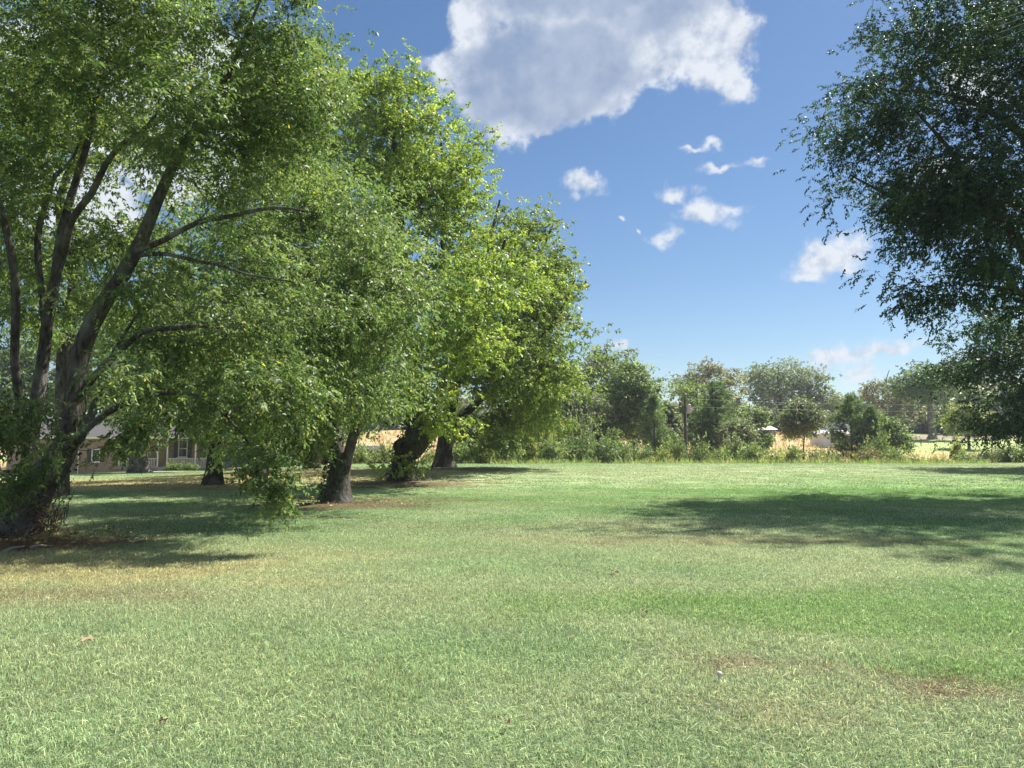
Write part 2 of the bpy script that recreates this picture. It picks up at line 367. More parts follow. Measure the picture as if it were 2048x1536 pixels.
M_BARKD = bark_mat('dark bark', (.03, .024, .02), (.095, .078, .065), (.13, .13, .10))
M_BARKP = bark_mat('pale bark', (.10, .085, .07), (.26, .23, .20), (.34, .32, .29))

# ------------------------------------------------------------------ setting: ground sheet and grass
def graded(lims):
    out = []
    for a, b, s in lims: out += list(np.arange(a, b, s))
    return np.array(out)
def build_ground():
    h = graded([(0, 9, .22), (9, 22, .5), (22, 60, 1.1), (60, 160, 3.5), (160, 400, 16), (400, 3600, 260)])
    xs = np.concatenate([-h[:0:-1], h])
    ys = np.concatenate([[-1500, -600, -250, -100, -40, -15, -6, -2], graded([(0, 14, .18), (14, 30, .36), (30, 64, .7), (64, 90, 1.2), (90, 210, 2.5), (210, 500, 18), (500, 4600, 280)])])
    X, Y = np.meshgrid(xs, ys); Z = H(X, Y)
    C = ground_col(X, Y); C = C * (1 - (.5 * (1 - sst(Y, 9, 32)))[..., None])      # ground darkened under the near blades, for contrast
    n, m = len(xs), len(ys); i = np.arange(m - 1)[:, None] * n; j = np.arange(n - 1)[None]
    Q = np.stack([i + j, i + j + 1, i + n + j + 1, i + n + j], -1).reshape(-1, 4)
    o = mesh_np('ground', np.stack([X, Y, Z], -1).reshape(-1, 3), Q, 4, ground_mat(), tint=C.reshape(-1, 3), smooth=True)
    tag(o, 'gently crowned lawn falling to a rough tan pasture and hill', kind='structure')
build_ground()

def blade_tile(rng, n, rad, hmin, hmax, wid, name, mat):
    r = rad * np.sqrt(rng.random(n)); a = rng.random(n) * 6.283
    base = np.stack([r * np.cos(a), r * np.sin(a), np.full(n, -.01)], -1)
    h = hmin + (hmax - hmin) * rng.random(n) ** 1.9; lg = rng.random(n) < .05; h[lg] *= 1.55
    la = rng.random(n) * 6.283; lean = .25 + .75 * rng.random(n)
    ld = np.stack([np.cos(la), np.sin(la), np.zeros(n)], -1)
    fa = rng.random(n) * 6.283; side = np.stack([np.cos(fa), np.sin(fa), np.zeros(n)], -1)
    w = (wid * (.6 + .8 * rng.random(n)))[:, None] / 2
    up = np.array([0, 0, 1.0])
    p1 = base + h[:, None] * (.48 * up + .30 * lean[:, None] * ld)
    cz = (.92 - .58 * lean)[:, None]
    p2 = base + h[:, None] * (cz * up + 0.9 * lean[:, None] * ld)
    V = np.stack([base - side * w, base + side * w, p1 + side * w * .8, p1 - side * w * .8, p2], 1).reshape(-1, 3)
    k = np.arange(n)[:, None] * 5
    Q = k + np.array([[0, 1, 2, 3]]); T = k + np.array([[3, 2, 4]])
    t = np.stack([rng.normal(.92, .30, n)] * 3, -1); dry = rng.random(n) < .16
    t[dry] = np.abs(t[dry]) * np.array([1.9, 1.65, 1.6]); t[:, 0] *= rng.normal(1, .1, n)
    t = np.clip(t, .35, 2.6)
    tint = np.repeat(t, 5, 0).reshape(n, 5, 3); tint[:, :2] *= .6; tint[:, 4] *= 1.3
    return mesh_np(name, V, [Q, T], 4, mat, tint=tint.reshape(-1, 3), link=False)
def unit(v): return v / (np.linalg.norm(v, axis=-1, keepdims=True) + 1e-9)
def leaf_quads(pos, d, nr, L, Wd, tint):
    d = unit(d); s = unit(np.cross(d, nr)); n2 = np.cross(s, d); L = L[:, None]; Wd = Wd[:, None]
    mid = pos + d * L * .42
    V = np.stack([pos, mid + s * Wd * .5 + n2 * Wd * .12, pos + d * L - n2 * L * .12, mid - s * Wd * .5 + n2 * Wd * .12], 1).reshape(-1, 3)
    return V, np.repeat(tint, 4, 0)
def build_grass():
    rng = np.random.default_rng(11); gm = grass_mat()
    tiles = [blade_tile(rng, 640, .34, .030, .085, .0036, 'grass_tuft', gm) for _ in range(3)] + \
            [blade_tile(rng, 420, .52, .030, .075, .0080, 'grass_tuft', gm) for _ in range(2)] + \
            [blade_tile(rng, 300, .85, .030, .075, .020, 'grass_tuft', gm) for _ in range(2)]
    def straw(rng, name):
        n = 26; r = .3 * np.sqrt(rng.random(n)); a = rng.random(n) * 6.283; P = np.stack([r * np.cos(a), r * np.sin(a), rng.uniform(.025, .07, n)], -1); b = rng.random(n) * 6.283
        d = np.stack([np.cos(b), np.sin(b), rng.normal(.1, .25, n)], -1); V, t = leaf_quads(P, d, np.array([0, 0, 1.0]) + rng.normal(size=(n, 3)) * .4, rng.uniform(.05, .12, n), np.full(n, .0027), np.tile([[1.9, 1.7, 1.5]], (n, 1)) * rng.uniform(.7, 1.3, (n, 1)))
        return mesh_np(name, V, np.arange(n)[:, None] * 4 + np.arange(4)[None], 4, gm, tint=t, link=False)
    tiles += [straw(rng, 'straw'), blade_tile(rng, 110, .12, .05, .12, .0036, 'grass_tuft', gm)]
    pts = []
    def ring(y0, y1, sp, ids, sc):
        ys = np.arange(y0, y1, sp)
        for y in ys:
            hw = .72 * y + 1.0
            xs = np.arange(-hw, hw, sp)
            X = xs + rng.uniform(-.5, .5, len(xs)) * sp; Yy = y + rng.uniform(-.5, .5, len(xs)) * sp
            pts.append(np.stack([X, Yy, rng.choice(ids, len(xs)), sc * rng.uniform(.8, 1.2, len(xs))], -1))
    ring(2.6, 14, .25, [0, 1, 2], 1.0); ring(14, 30, .46, [3, 4], 1.0); ring(30, 62, .9, [5, 6], 1.0)
    ring(2.6, 11, .46, [7], 1.0)
    for _ in range(230):
        yy = 2.8 + 10 * rng.random() ** .7; pts.append(np.array([[rng.uniform(-.7, .7) * yy + dx, yy + dy, 8, 1.0] for dx, dy in rng.normal(size=(2, 2)) * .12]))
    P = np.concatenate(pts); P = P[~((P[:, 0] < -27) & (P[:, 1] > 52))]
    X, Y = P[:, 0], P[:, 1]; C = ground_col(X, Y)
    bare = np.zeros(len(P))
    for (gx, gy, rx, ry, col, s) in _PG:
        if col is G_BROWN or col is G_LITTER:
            bare = np.maximum(bare, sst(1.2 - np.hypot((X - gx) / rx, (Y - gy) / ry), 0, .6) * s)
    lump = fbm(X * 1.7, Y * 1.7, 3)
    sc = P[:, 3] * (.72 + .6 * lump) * (1 - .75 * bare)
    V = np.stack([X, Y, H(X, Y)], -1)
    me = bpy.data.meshes.new('grass'); me.vertices.add(len(V)); me.vertices.foreach_set('co', V.astype(np.float32).ravel())
    me.attributes.new('idx', 'INT', 'POINT').data.foreach_set('value', P[:, 2].astype(np.int32))
    me.attributes.new('scl', 'FLOAT', 'POINT').data.foreach_set('value', sc.astype(np.float32))
    me.attributes.new('zrot', 'FLOAT', 'POINT').data.foreach_set('value', (rng.random(len(P)) * 6.283).astype(np.float32))
    cc = np.ones((len(P), 4), np.float32); cc[:, :3] = np.clip(C * rng.normal(1.25, .07, (len(P), 1)), 0, 1)
    me.attributes.new('gcol', 'FLOAT_COLOR', 'POINT').data.foreach_set('color', cc.ravel())
    me.update(); me.materials.append(gm)
    o = bpy.data.objects.new('grass', me); COL.objects.link(o)
    tag(o, 'short mown lawn grass with straggling dry blades and bare patches', 'grass', kind='stuff')
    ng = bpy.data.node_groups.new('scatter grass', 'GeometryNodeTree')
    ng.interface.new_socket('Geometry', in_out='INPUT', socket_type='NodeSocketGeometry')
    ng.interface.new_socket('Geometry', in_out='OUTPUT', socket_type='NodeSocketGeometry')
    N = ng.nodes.new; Lk = ng.links.new
    gi = N('NodeGroupInput'); go = N('NodeGroupOutput'); ip = N('GeometryNodeInstanceOnPoints'); jn = N('GeometryNodeJoinGeometry')
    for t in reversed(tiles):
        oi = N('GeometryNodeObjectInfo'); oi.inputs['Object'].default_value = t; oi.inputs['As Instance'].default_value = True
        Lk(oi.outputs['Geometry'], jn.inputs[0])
    def attr(nm, ty):
        a = N('GeometryNodeInputNamedAttribute'); a.data_type = ty; a.inputs[0].default_value = nm; return a.outputs[0]
    Lk(gi.outputs[0], ip.inputs['Points']); Lk(jn.outputs[0], ip.inputs['Instance']); ip.inputs['Pick Instance'].default_value = True
    Lk(attr('idx', 'INT'), ip.inputs['Instance Index'])
    cx = N('ShaderNodeCombineXYZ'); Lk(attr('zrot', 'FLOAT'), cx.inputs[2]); er = N('FunctionNodeEulerToRotation'); Lk(cx.outputs[0], er.inputs[0]); Lk(er.outputs[0], ip.inputs['Rotation'])
    cs = N('ShaderNodeCombineXYZ'); cs.inputs[0].default_value = 1; cs.inputs[1].default_value = 1; Lk(attr('scl', 'FLOAT'), cs.inputs[2]); Lk(cs.outputs[0], ip.inputs['Scale'])
    Lk(ip.outputs[0], go.inputs[0])
    mo = o.modifiers.new('scatter', 'NODES'); mo.node_group = ng
build_grass()

# ------------------------------------------------------------------ trees
def E(px, py, rx, ry, Y, rY, w=1.0):
    """an ellipsoid of foliage: pixel centre and half sizes, distance and half depth in metres"""
    c = at(px, py, Y); return (c, np.array([rx * Y / F, rY, ry * Y / F]), w)
def ell_points(rng, ells, n, inner=.45, spread=.8):
    vols = np.array([e[1][0] * e[1][1] * e[1][2] * e[2] for e in ells]) ** .8; k = rng.choice(len(ells), n, p=vols / vols.sum())
    N0 = n; n = max(8, n // 4); k = k[:n]; d = unit(rng.normal(size=(n, 3))); r = (inner ** 3 + (1 - inner ** 3) * rng.random(n)) ** (1 / 3)
    C = np.array([ells[i][0] for i in k]); Rr = np.array([ells[i][1] for i in k])
    q = C + d * r[:, None] * Rr; j = rng.integers(0, n, N0); sp = np.minimum(Rr.min(1)[j] * .32, spread)[:, None]
    return q[j] + rng.normal(size=(N0, 3)) * sp * [1, 1, .42]
def crown(rng, T, center, n_tw, n_lf, clump, leaf, wid, cols, droop=.5, flat=.65, yellow=.03, twl=.45, rnd=.75, tsc=None, lsc=None):
    """T clump centres -> leaf mesh arrays"""
    n = len(T); out = unit(T - center)
    cc = cols[0] + (cols[1] - cols[0]) * np.clip(rng.normal(.45, .33, n), 0, 1)[:, None]
    cc = cc * np.clip(rng.normal(1, .13, n), .6, 1.5)[:, None]
    P = np.repeat(T, n_tw, 0); O = np.repeat(out, n_tw, 0); m = len(P)
    o = rng.normal(size=(m, 3)) * clump * np.array([.5, .5, .5 * flat])
    cs = np.repeat(rng.uniform(.6, 1.3, n) * (1 if tsc is None else tsc), n_tw)[:, None]
    P = P + o * cs
    td = unit(O * .5 + unit(o) * .6 + rng.normal(size=(m, 3)) * .5 + np.array([0, 0, .1 - droop * .5]))
    tc = np.repeat(cc, n_tw, 0) * np.clip(rng.normal(1, .10, m), .6, 1.5)[:, None]
    K = m * n_lf
    t = np.tile(np.arange(n_lf) / n_lf, m)
    P2 = np.repeat(P, n_lf, 0); D2 = np.repeat(td, n_lf, 0)
    tl = np.repeat(twl * rng.uniform(.6, 1.3, m), n_lf)
    sd = unit(np.cross(D2, rng.normal(size=(K, 3)) * .5 + np.array([0, 0, 1.0]))) * np.where(np.arange(K) % 2, 1, -1)[:, None]
    pos = P2 + D2 * (t * tl)[:, None] - np.array([0, 0, 1]) * (t * t * tl * droop * .5)[:, None]
    ld = unit(D2 * .45 + sd * .8 + rng.normal(size=(K, 3)) * .3 - np.array([0, 0, droop]))
    nr = np.array([0, 0, 1.0]) + rng.normal(size=(K, 3)) * rnd + np.repeat(O, n_lf, 0) * .35
    L_ = np.ones(K) if lsc is None else np.repeat(lsc, n_tw * n_lf)
    tint = np.repeat(tc, n_lf, 0) * np.clip(rng.normal(1, .16, K), .5, 1.6)[:, None]
    yl = rng.random(K) < yellow; tint[yl] = tint[yl] * np.array([2.6, 1.7, .9])
    return leaf_quads(pos, ld, nr, leaf * L_ * rng.uniform(.55, 1.4, K), wid * L_ * rng.uniform(.8, 1.2, K), np.clip(tint, .004, .7))

def grow(rng, hand, targets, free_h, seg=.5, up=.35, bias=.3):
    """hand: list of (points, radii). returns branch chains that join every target to the skeleton"""
    cap = 400 + sum(len(h[0]) for h in hand) + len(targets) * 30
    N = np.zeros((cap, 3)); par = np.full(cap, -1); pl = np.zeros(cap); D = np.zeros((cap, 3)); ok = np.zeros(cap, bool); n = 0
    base_z = hand[0][0][0][2]
    for hp, hr in hand:
        T = unit(np.gradient(hp, axis=0))
        for i, p in enumerate(hp):
            N[n] = p; D[n] = T[i]; pl[n] = 0; ok[n] = (p[2] - base_z) > free_h; par[n] = -2; n += 1
    n_hand = n; rad_h = np.concatenate([h[1] for h in hand])
    c = N[:n][ok[:n]].mean(0) if ok[:n].any() else N[n - 1]
    order = np.argsort([np.min(np.linalg.norm(N[:n][ok[:n]] - t, axis=1)) if ok[:n].any() else 0 for t in targets])
    for ti in order:
        t = targets[ti]; v = t - N[:n]; d = np.linalg.norm(v, axis=1)
        cosang = (v * D[:n]).sum(1) / (d + 1e-6)
        cost = d * (1 + .45 * (1 - cosang)) + bias * pl[:n] + np.clip(N[:n, 2] - t[2] + .3 * d, 0, 99) * .5
        cost[~ok[:n]] = 1e9
        k = int(np.argmin(cost)); dist = d[k]; p0 = N[k]; m = max(2, int(dist / seg))
        c1 = p0 + (D[k] * .3 + unit(v[k][None])[0] * .2 + np.array([0, 0, up * .35])) * dist * .7
        prev = k
        for s in range(1, m + 1):
            u = s / m; q = (1 - u) ** 2 * p0 + 2 * u * (1 - u) * c1 + u * u * t
            if s < m: q = q + rng.normal(size=3) * .045 * dist / m * 2
            N[n] = q; par[n] = prev; D[n] = unit((q - N[prev])[None])[0]; pl[n] = pl[prev] + np.linalg.norm(q - N[prev]); ok[n] = True; prev = n; n += 1
    return N[:n], par[:n], n_hand, rad_h
def chains(N, par, n_hand, rtip, power=2.25, rmax=None):
    n = len(N); A = np.zeros(n); ch = [[] for _ in range(n)]
    for i in range(n_hand, n): ch[par[i]].append(i)
    for i in range(n - 1, n_hand - 1, -1):
        if not ch[i]: A[i] += rtip ** power
        if par[i] >= n_hand: A[par[i]] += A[i]
    r = A ** (1 / power)
    if rmax: r = np.minimum(r, rmax)
    out = []; stack = [(i, c) for i in range(n_hand) for c in ch[i]]
    while stack:
        s, c = stack.pop(); pts = [N[s], N[c]]; rr = [r[c] * 1.15, r[c]]; cur = c
        while ch[cur]:
            k = max(ch[cur], key=lambda q: r[q])
            for q in ch[cur]:
                if q != k: stack.append((cur, q))
            pts.append(N[k]); rr.append(r[k]); cur = k
        out.append((np.array(pts), np.array(rr)))
    return out
def chain_mesh(cs):
    V = []; Q = []; n0 = 0
    for p, r in cs:
        k = 7 if r[0] > .05 else (5 if r[0] > .02 else 3)
        v, q = tube(p, r, k); V.append(v); Q.append(q + n0); n0 += len(v)
    return np.concatenate(V), np.concatenate(Q)

def make_tree(name, label, cat, trunk, ells, seed, n_cl, n_tw, n_lf, clump, leaf, wid, cols, limbs=(), bark=None, group=None, free_h=2.0,
              rtip=.010, droop=.5, flat=.65, yellow=.03, twl=.45, inner=.45, rnd=.75, extra=None, up=.35, seg=.55, step=.35, sides=14, wob=.06, flare=.6, leafmat=None, cullz=None, bias=.3, bare=0, exs=1.0):
    """trunk and limbs: lists of (x, y, z, radius); origin at the trunk's foot"""
    rng = np.random.default_rng(seed); bark = bark or M_BARK
    tr = np.array(trunk, float); base = tr[0, :3].copy()
    root = empty(name, base); tag(root, label, cat, group)
    hand = []
    for k, poly in enumerate([trunk, *limbs]):
        q = smooth_poly(np.array(poly, float), step); P = q[:, :3] - base; r = np.maximum(q[:, 3], .012)
        if k == 0:
            hgt = P[:, 2]; r = r * (1 + flare * np.exp(-np.clip(hgt, 0, 99) / .38))
            P[0, 2] -= .12
        P = P + np.stack([fbm(P[:, 2] * .8 + seed + k * 7, P[:, 2] * 0 + 3, 3), fbm(P[:, 2] * .8 + 40 + k * 9, P[:, 2] * 0 + seed, 3), np.full(len(P), .5)], -1) * .35 * r[:, None] - .175 * r[:, None]
        hand.append((P, r))
        v, f = tube(P, r, sides if r[0] > .08 else 8, wob, seed + k * 1.3)
        mesh_np('trunk' if k == 0 else 'limb', v, f, 4, bark, root, smooth=True)
    T = ell_points(rng, ells, n_cl, inner, clump * .85) - base; clump = clump * .8
    sc_ = np.ones(len(T))
    if extra is not None: T = np.vstack([T, np.array(extra) - base]); sc_ = np.concatenate([sc_, np.full(len(extra), exs)])
    g = H(T[:, 0] + base[0], T[:, 1] + base[1]) - base[2]
    kp = T[:, 2] > g + (cullz if cullz is not None else .7); T = T[kp]; sc_ = sc_[kp]
    N, par, nh, rh = grow(rng, hand, T, free_h, seg, up, bias)
    v, f = chain_mesh(chains(N, par, nh, rtip, rmax=hand[0][1][len(hand[0][1]) // 2] * .6))
    b = mesh_np('branches', v, f, 4, bark, root, smooth=True); tag(b, kind='stuff')
    cen = T.mean(0) * np.array([1, 1, .75])
    kp = rng.random(len(T)) >= bare
    q = T + base; cz_ = -(q[:, 2] - 1.6) * math.sin(TILT) + 0; dep = q[:, 1] * math.cos(TILT) + (q[:, 2] - 1.6) * math.sin(TILT); upv = (q[:, 2] - 1.6) * math.cos(TILT) - q[:, 1] * math.sin(TILT)
    off = (np.abs(q[:, 0] / dep * F) > 1024 + 170) | (upv / dep * F > 768 + 170); kp &= ~off | (rng.random(len(T)) < .42)
    Tl = T[kp]; sc_ = sc_[kp]; ls_ = np.where(off[kp], 1.5, 1.0)
    V, tint = crown(rng, Tl, cen, n_tw, n_lf, clump, leaf, wid, cols, droop, flat, yellow, twl, rnd, sc_, ls_)
    k = np.arange(len(V) // 4)[:, None] * 4 + np.arange(4)[None]
    fo = mesh_np('foliage', V, k, 4, leafmat or M_LEAF, root, tint=tint); tag(fo, kind='stuff')
    return root
def pts(*a): return [tuple(at(px, py, Y)) + (r,) for (px, py, Y, r) in a]
def foot(px, Y): x = (px - 1024) / F * Y; return (x, Y, float(H(x, Y)))

C_ASH = (np.array([.085, .135, .045]), np.array([.25, .305, .12]))
C_MAPLE = (np.array([.13, .19, .045]), np.array([.36, .415, .10]))
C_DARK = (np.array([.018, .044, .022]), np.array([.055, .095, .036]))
C_MID = (np.array([.08, .132, .05]), np.array([.205, .265, .10]))

# --- 1: the big leaning tree at the left edge
b1 = foot(20, 14.2)
t1 = [(b1[0], b1[1], b1[2], .46)] + pts((48, 1010, 14.2, .40), (92, 955, 14.2, .33), (132, 890, 14.2, .27), (150, 800, 14.3, .24), (160, 720, 14.4, .22),
     (188, 640, 14.4, .20), (232, 570, 14.4, .18), (283, 480, 14.3, .155), (325, 380, 14.1, .125), (366, 290, 13.9, .10), (405, 235, 13.8, .08), (470, 120, 13.6, .05), (520, 0, 13.4, .03))
l1 = [pts((40, 1020, 14.4, .22), (62, 880, 14.9, .20), (85, 720, 15.2, .175), (97, 620, 15.2, .16), (112, 550, 15.1, .15), (118, 490, 15.0, .13), (137, 410, 14.9, .12), (164, 325, 14.8, .10), (186, 240, 14.6, .08), (200, 150, 14.5, .05), (205, 40, 14.4, .03)),
      pts((110, 560, 15.2, .13), (132, 490, 15.0, .12), (145, 437, 14.7, .11), (184, 386, 14.3, .10), (212, 328, 14.0, .085), (246, 287, 13.8, .07), (284, 263, 13.6, .055), (315, 225, 13.4, .04), (350, 170, 13.2, .02)),
      pts((270, 505, 14.3, .10), (330, 480, 13.9, .085), (393, 446, 13.5, .07), (454, 434, 13.2, .06), (547, 415, 12.9, .045), (615, 424, 12.7, .025)),
      pts((285, 510, 14.2, .07), (328, 508, 13.8, .055), (393, 522, 13.4, .045), (444, 532, 13.1, .035), (495, 549, 12.9, .028), (581, 563, 12.7, .015)),
      pts((150, 800, 14.2, .11), (205, 735, 13.6, .10), (253, 690, 13.2, .085), (290, 662, 12.9, .075), (342, 657, 12.7, .065), (386, 652, 12.5, .055), (425, 654, 12.4, .04)),
      pts((115, 920, 14.1, .17), (160, 872, 13.8, .15), (184, 826, 13.7, .11), (203, 770, 13.5, .09), (230, 700, 13.4, .06), (280, 620, 13.2, .03)),
      pts((150, 880, 13.8, .10), (215, 825, 13.4, .085), (300, 790, 13.2, .06), (390, 790, 12.8, .045), (450, 830, 12.4, .03), (500, 890, 12.1, .02)),
      pts((88, 640, 15.2, .10), (75, 480, 15.6, .10), (96, 393, 15.7, .09), (110, 350, 15.7, .08), (147, 314, 15.6, .05), (190, 200, 15.4, .03)),
      pts((60, 900, 14.8, .14), (30, 740, 14.4, .12), (30, 560, 14.0, .11), (-10, 380, 13.6, .08), (-80, 200, 13.2, .05)),
      pts((20, 900, 14.4, .12), (-80, 760, 13.6, .10), (-200, 640, 12.8, .06), (-320, 520, 12.4, .03))]
e1 = [E(590, 100, 70, 120, 14.2, 1.6, 1.5), E(330, 120, 300, 150, 14.5, 4.0, 1.2), E(500, 330, 150, 190, 14.0, 2.8, 1.0), E(560, 200, 100, 170, 14.5, 2.5, .7), E(120, 330, 200, 170, 16, 2.6, .5),
      E(-40, 250, 190, 330, 14.5, 3.6, .7), E(200, -180, 420, 200, 14.8, 4.2, .28), E(-250, 560, 220, 260, 14, 3.2, .14), E(560, 560, 150, 150, 14.5, 2.0, .55),
      E(440, 690, 170, 90, 13.8, 1.8, 1.4), E(410, 830, 90, 32, 13.2, 1.3, 1.5), E(500, 800, 95, 55, 13.0, 1.2, 1.5), E(570, 850, 40, 30, 12.8, .6, 1.2), E(255, 755, 70, 35, 13.9, 1.2, 1.0), E(330, 600, 150, 60, 15.6, 1.8, .5), E(400, 760, 150, 70, 13.4, 1.8, .75), E(590, 760, 60, 80, 13.0, 1.0, 1.0),
      E(30, 845, 80, 75, 11.8, .8, 1.8), E(5, 940, 30, 25, 11.6, .4, .5), E(250, 560, 90, 120, 16.5, 1.5, .3), E(30, 620, 90, 110, 16, 1.5, .35)]
t1 = [(*p[:3], p[3] * (.92 if i < 2 else .80)) for i, p in enumerate(t1)]; l1 = [[(*p[:3], p[3] * .66) for p in l] for l in l1]
x1 = [at(*p) for p in ((505, 905, 11.9), (520, 935, 11.8), (530, 960, 11.7), (538, 985, 11.7), (545, 1003, 11.7), (560, 950, 11.8), (575, 960, 11.9), (480, 900, 12), (450, 890, 12.1), (545, 920, 11.9), (500, 955, 11.9),
      (235, 882, 12.5), (250, 870, 12.6), (225, 890, 12.5), (275, 862, 12.7), (290, 850, 12.8), (262, 852, 12.7), (40, 955, 11.6), (10, 985, 11.6), (70, 930, 11.7), (95, 900, 11.7), (15, 960, 11.6))]
make_tree('leaning_tree', 'large many-limbed green tree leaning right from the left edge, drooping leaves nearly to the grass', 'tree', t1, e1, 101, 970, 18, 12, .66, .090, .040, C_ASH,
          limbs=l1, rtip=.0045, droop=.42, flat=.6, yellow=.03, twl=.34, exs=.38, extra=x1, free_h=2.2, inner=.3, seg=.5, step=.3, cullz=.5, rnd=.8, flare=.28, wob=.10)

def vines(root, base, r, h, n, seed, mat):
    rng = np.random.default_rng(seed); cs = []
    for k in range(n):
        a = rng.random() * 6.283; z = np.linspace(0, h * rng.uniform(.3, 1), 9); rr = r * (1.25 + .6 * np.exp(-z / .35)) * rng.uniform(.95, 1.5); aa = a + np.cumsum(rng.normal(0, .28, 9)); lx = np.interp(z, [0, h], [0, h * .55])
        cs.append((np.stack([rr * np.cos(aa) + lx, rr * np.sin(aa), z], -1), np.full(9, rng.uniform(.005, .014))))
    v, f = chain_mesh(cs); tag(mesh_np('vines', v, f, 4, mat, root), kind='stuff')
def ivy(root, poly, n, seed, cols, size=.09, spread=1.0):
    rng = np.random.default_rng(seed); q = smooth_poly(np.array(poly, float), .3); q[:, :3] -= np.array(root.location)
    i = rng.integers(0, len(q), n); a = rng.random(n) * 6.283; d = np.stack([np.cos(a), np.sin(a), rng.normal(0, .2, n)], -1)
    P = q[i, :3] + d * (q[i, 3] * rng.uniform(1.0, 1.25, n) + .05 * spread * rng.random(n))[:, None] + rng.normal(size=(n, 3)) * [.02, .02, .2]
    c = (cols[0] + (cols[1] - cols[0]) * rng.random((n, 1)))
    V, t = leaf_quads(P, rng.normal(size=(n, 3)) * .7 - [0, 0, .8], d + rng.normal(size=(n, 3)) * .5, size * rng.uniform(.7, 1.3, n), size * .9 * rng.uniform(.7, 1.2, n), c)
    tag(mesh_np('ivy', V, np.arange(n)[:, None] * 4 + np.arange(4)[None], 4, M_LEAF, root, tint=t), kind='stuff')
T1 = bpy.data.objects['leaning_tree']; M_VINE = plain_mat('dry vine', (.11, .088, .066), .9)
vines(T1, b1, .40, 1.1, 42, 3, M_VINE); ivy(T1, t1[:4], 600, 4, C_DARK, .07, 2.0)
# --- 2: forked trunk, middle distance
b2 = foot(676, 23.2)
t2 = [(b2[0], b2[1], b2[2], .40)] + pts((677, 965, 23.2, .33), (680, 930, 23.2, .30), (673, 895, 23.2, .22), (667, 850, 23.2, .20), (655, 770, 23.2, .17), (640, 660, 23.0, .14), (620, 540, 22.8, .10), (600, 420, 22.6, .06))
l2 = [pts((684, 950, 23.2, .19), (693, 925, 23.1, .165), (706, 872, 23.0, .15), (724, 835, 22.9, .15), (745, 760, 22.6, .12), (775, 650, 22.3, .09), (790, 520, 22, .05)),
      pts((668, 860, 23.1, .09), (610, 830, 22.4, .07), (560, 845, 21.8, .04), (520, 875, 21.5, .02))]
e2 = [E(620, 560, 160, 130, 23.5, 3.2, 1), E(640, 730, 130, 80, 22, 2.2, 1.1), E(540, 760, 130, 90, 22.5, 2.2, 1), E(560, 400, 140, 130, 24, 3.0, .9), E(640, 820, 70, 40, 21.5, 1.2, 1.2), E(740, 780, 100, 60, 20, 1.8, 1.0), E(700, 640, 150, 120, 19, 2.4, 1.2), E(590, 700, 150, 110, 18, 2.0, 1.1), E(470, 740, 120, 85, 18, 2.2, 1.2), E(770, 540, 100, 100, 20, 2.6, .9), E(560, 850, 60, 45, 21.5, 1.4, 1.1), E(780, 640, 60, 120, 23, 1.6, .4), E(700, 430, 90, 120, 24.5, 2.5, .8)]
make_tree('forked_tree', 'green tree with a forked grey trunk, second large trunk from the left on the lawn', 'tree', t2, e2, 102, 630, 16, 11, .95, .115, .055, C_ASH,
          limbs=l2, rtip=.007, droop=.55, flare=.35, free_h=2.4, inner=.35, yellow=.02)

T2 = bpy.data.objects['forked_tree']; ivy(T2, [(p[0] - .12, p[1] - .1, p[2], p[3] * .85) for p in t2[:6]], 900, 5, C_DARK, .10)
# --- 3: the gnarled yellow green maple
b3 = foot(808, 36.5)
t3 = [(b3[0], b3[1], b3[2], .62)] + pts((806, 940, 36.5, .50), (808, 915, 36.5, .50), (822, 895, 36.5, .62), (838, 870, 36.5, .68), (842, 845, 36.5, .66), (836, 800, 36.5, .46), (826, 720, 36.4, .36), (810, 600, 36, .27), (800, 450, 36, .19), (790, 300, 36, .12), (785, 160, 36, .05))
l3 = [pts((815, 912, 36.4, .28), (800, 900, 36.1, .22), (793, 893, 36.0, .20), (800, 884, 36.1, .18), (820, 876, 36.3, .15)),
      pts((830, 860, 36.4, .22), (815, 838, 36, .18), (800, 800, 35.6, .14), (760, 740, 35, .11), (700, 640, 34.5, .07), (680, 560, 34.3, .04)),
      pts((848, 850, 36.5, .22), (875, 790, 36.2, .18), (920, 700, 36, .14), (980, 600, 36, .12), (1010, 480, 36, .06)),
      pts((838, 800, 36.5, .24), (870, 690, 37, .2), (880, 560, 37.5, .15), (890, 420, 37.5, .10), (880, 250, 37.5, .05)),
      pts((796, 842, 36, .08), (780, 850, 35.8, .06), (760, 838, 35.6, .03))]
e3 = [E(755, 195, 80, 85, 37, 3.2, .9), E(720, 330, 130, 160, 37, 3.5, 1), E(825, 330, 105, 150, 37, 4.5, 1.2), E(900, 430, 90, 120, 37, 4.5, 1), E(760, 560, 110, 70, 33.5, 2.6, 1.3),
      E(900, 600, 170, 140, 36, 4.5, 1.2), E(830, 780, 75, 60, 33, 1.6, 1.5), E(880, 850, 50, 30, 32.8, 1.0, .7), E(985, 560, 85, 100, 38, 4, .8), E(720, 560, 70, 40, 32.5, 1.6, .9), E(660, 170, 60, 90, 38, 2.4, .5), E(690, 400, 100, 160, 37, 3, .9), E(900, 640, 150, 130, 31, 2.6, 1.2), E(800, 680, 110, 90, 29, 2, 1), E(690, 730, 110, 80, 29, 2.2, .9)]
x3 = [at(*p) for p in ((770, 925, 34.5), (800, 930, 34.6), (830, 925, 34.6), (760, 945, 34.4), (740, 960, 34.4), (780, 950, 34.6))]
make_tree('gnarled_maple', 'tall yellow-green maple with a thick gnarled dark trunk hollowed by a looping limb', 'tree', t3, e3, 103, 760, 15, 11, 1.25, .165, .10, C_MAPLE,
          limbs=l3, bark=M_BARKD, rtip=.011, droop=.35, free_h=3.0, inner=.3, yellow=.03, flat=.5, wob=.10, flare=.55, extra=x3, bias=.2)

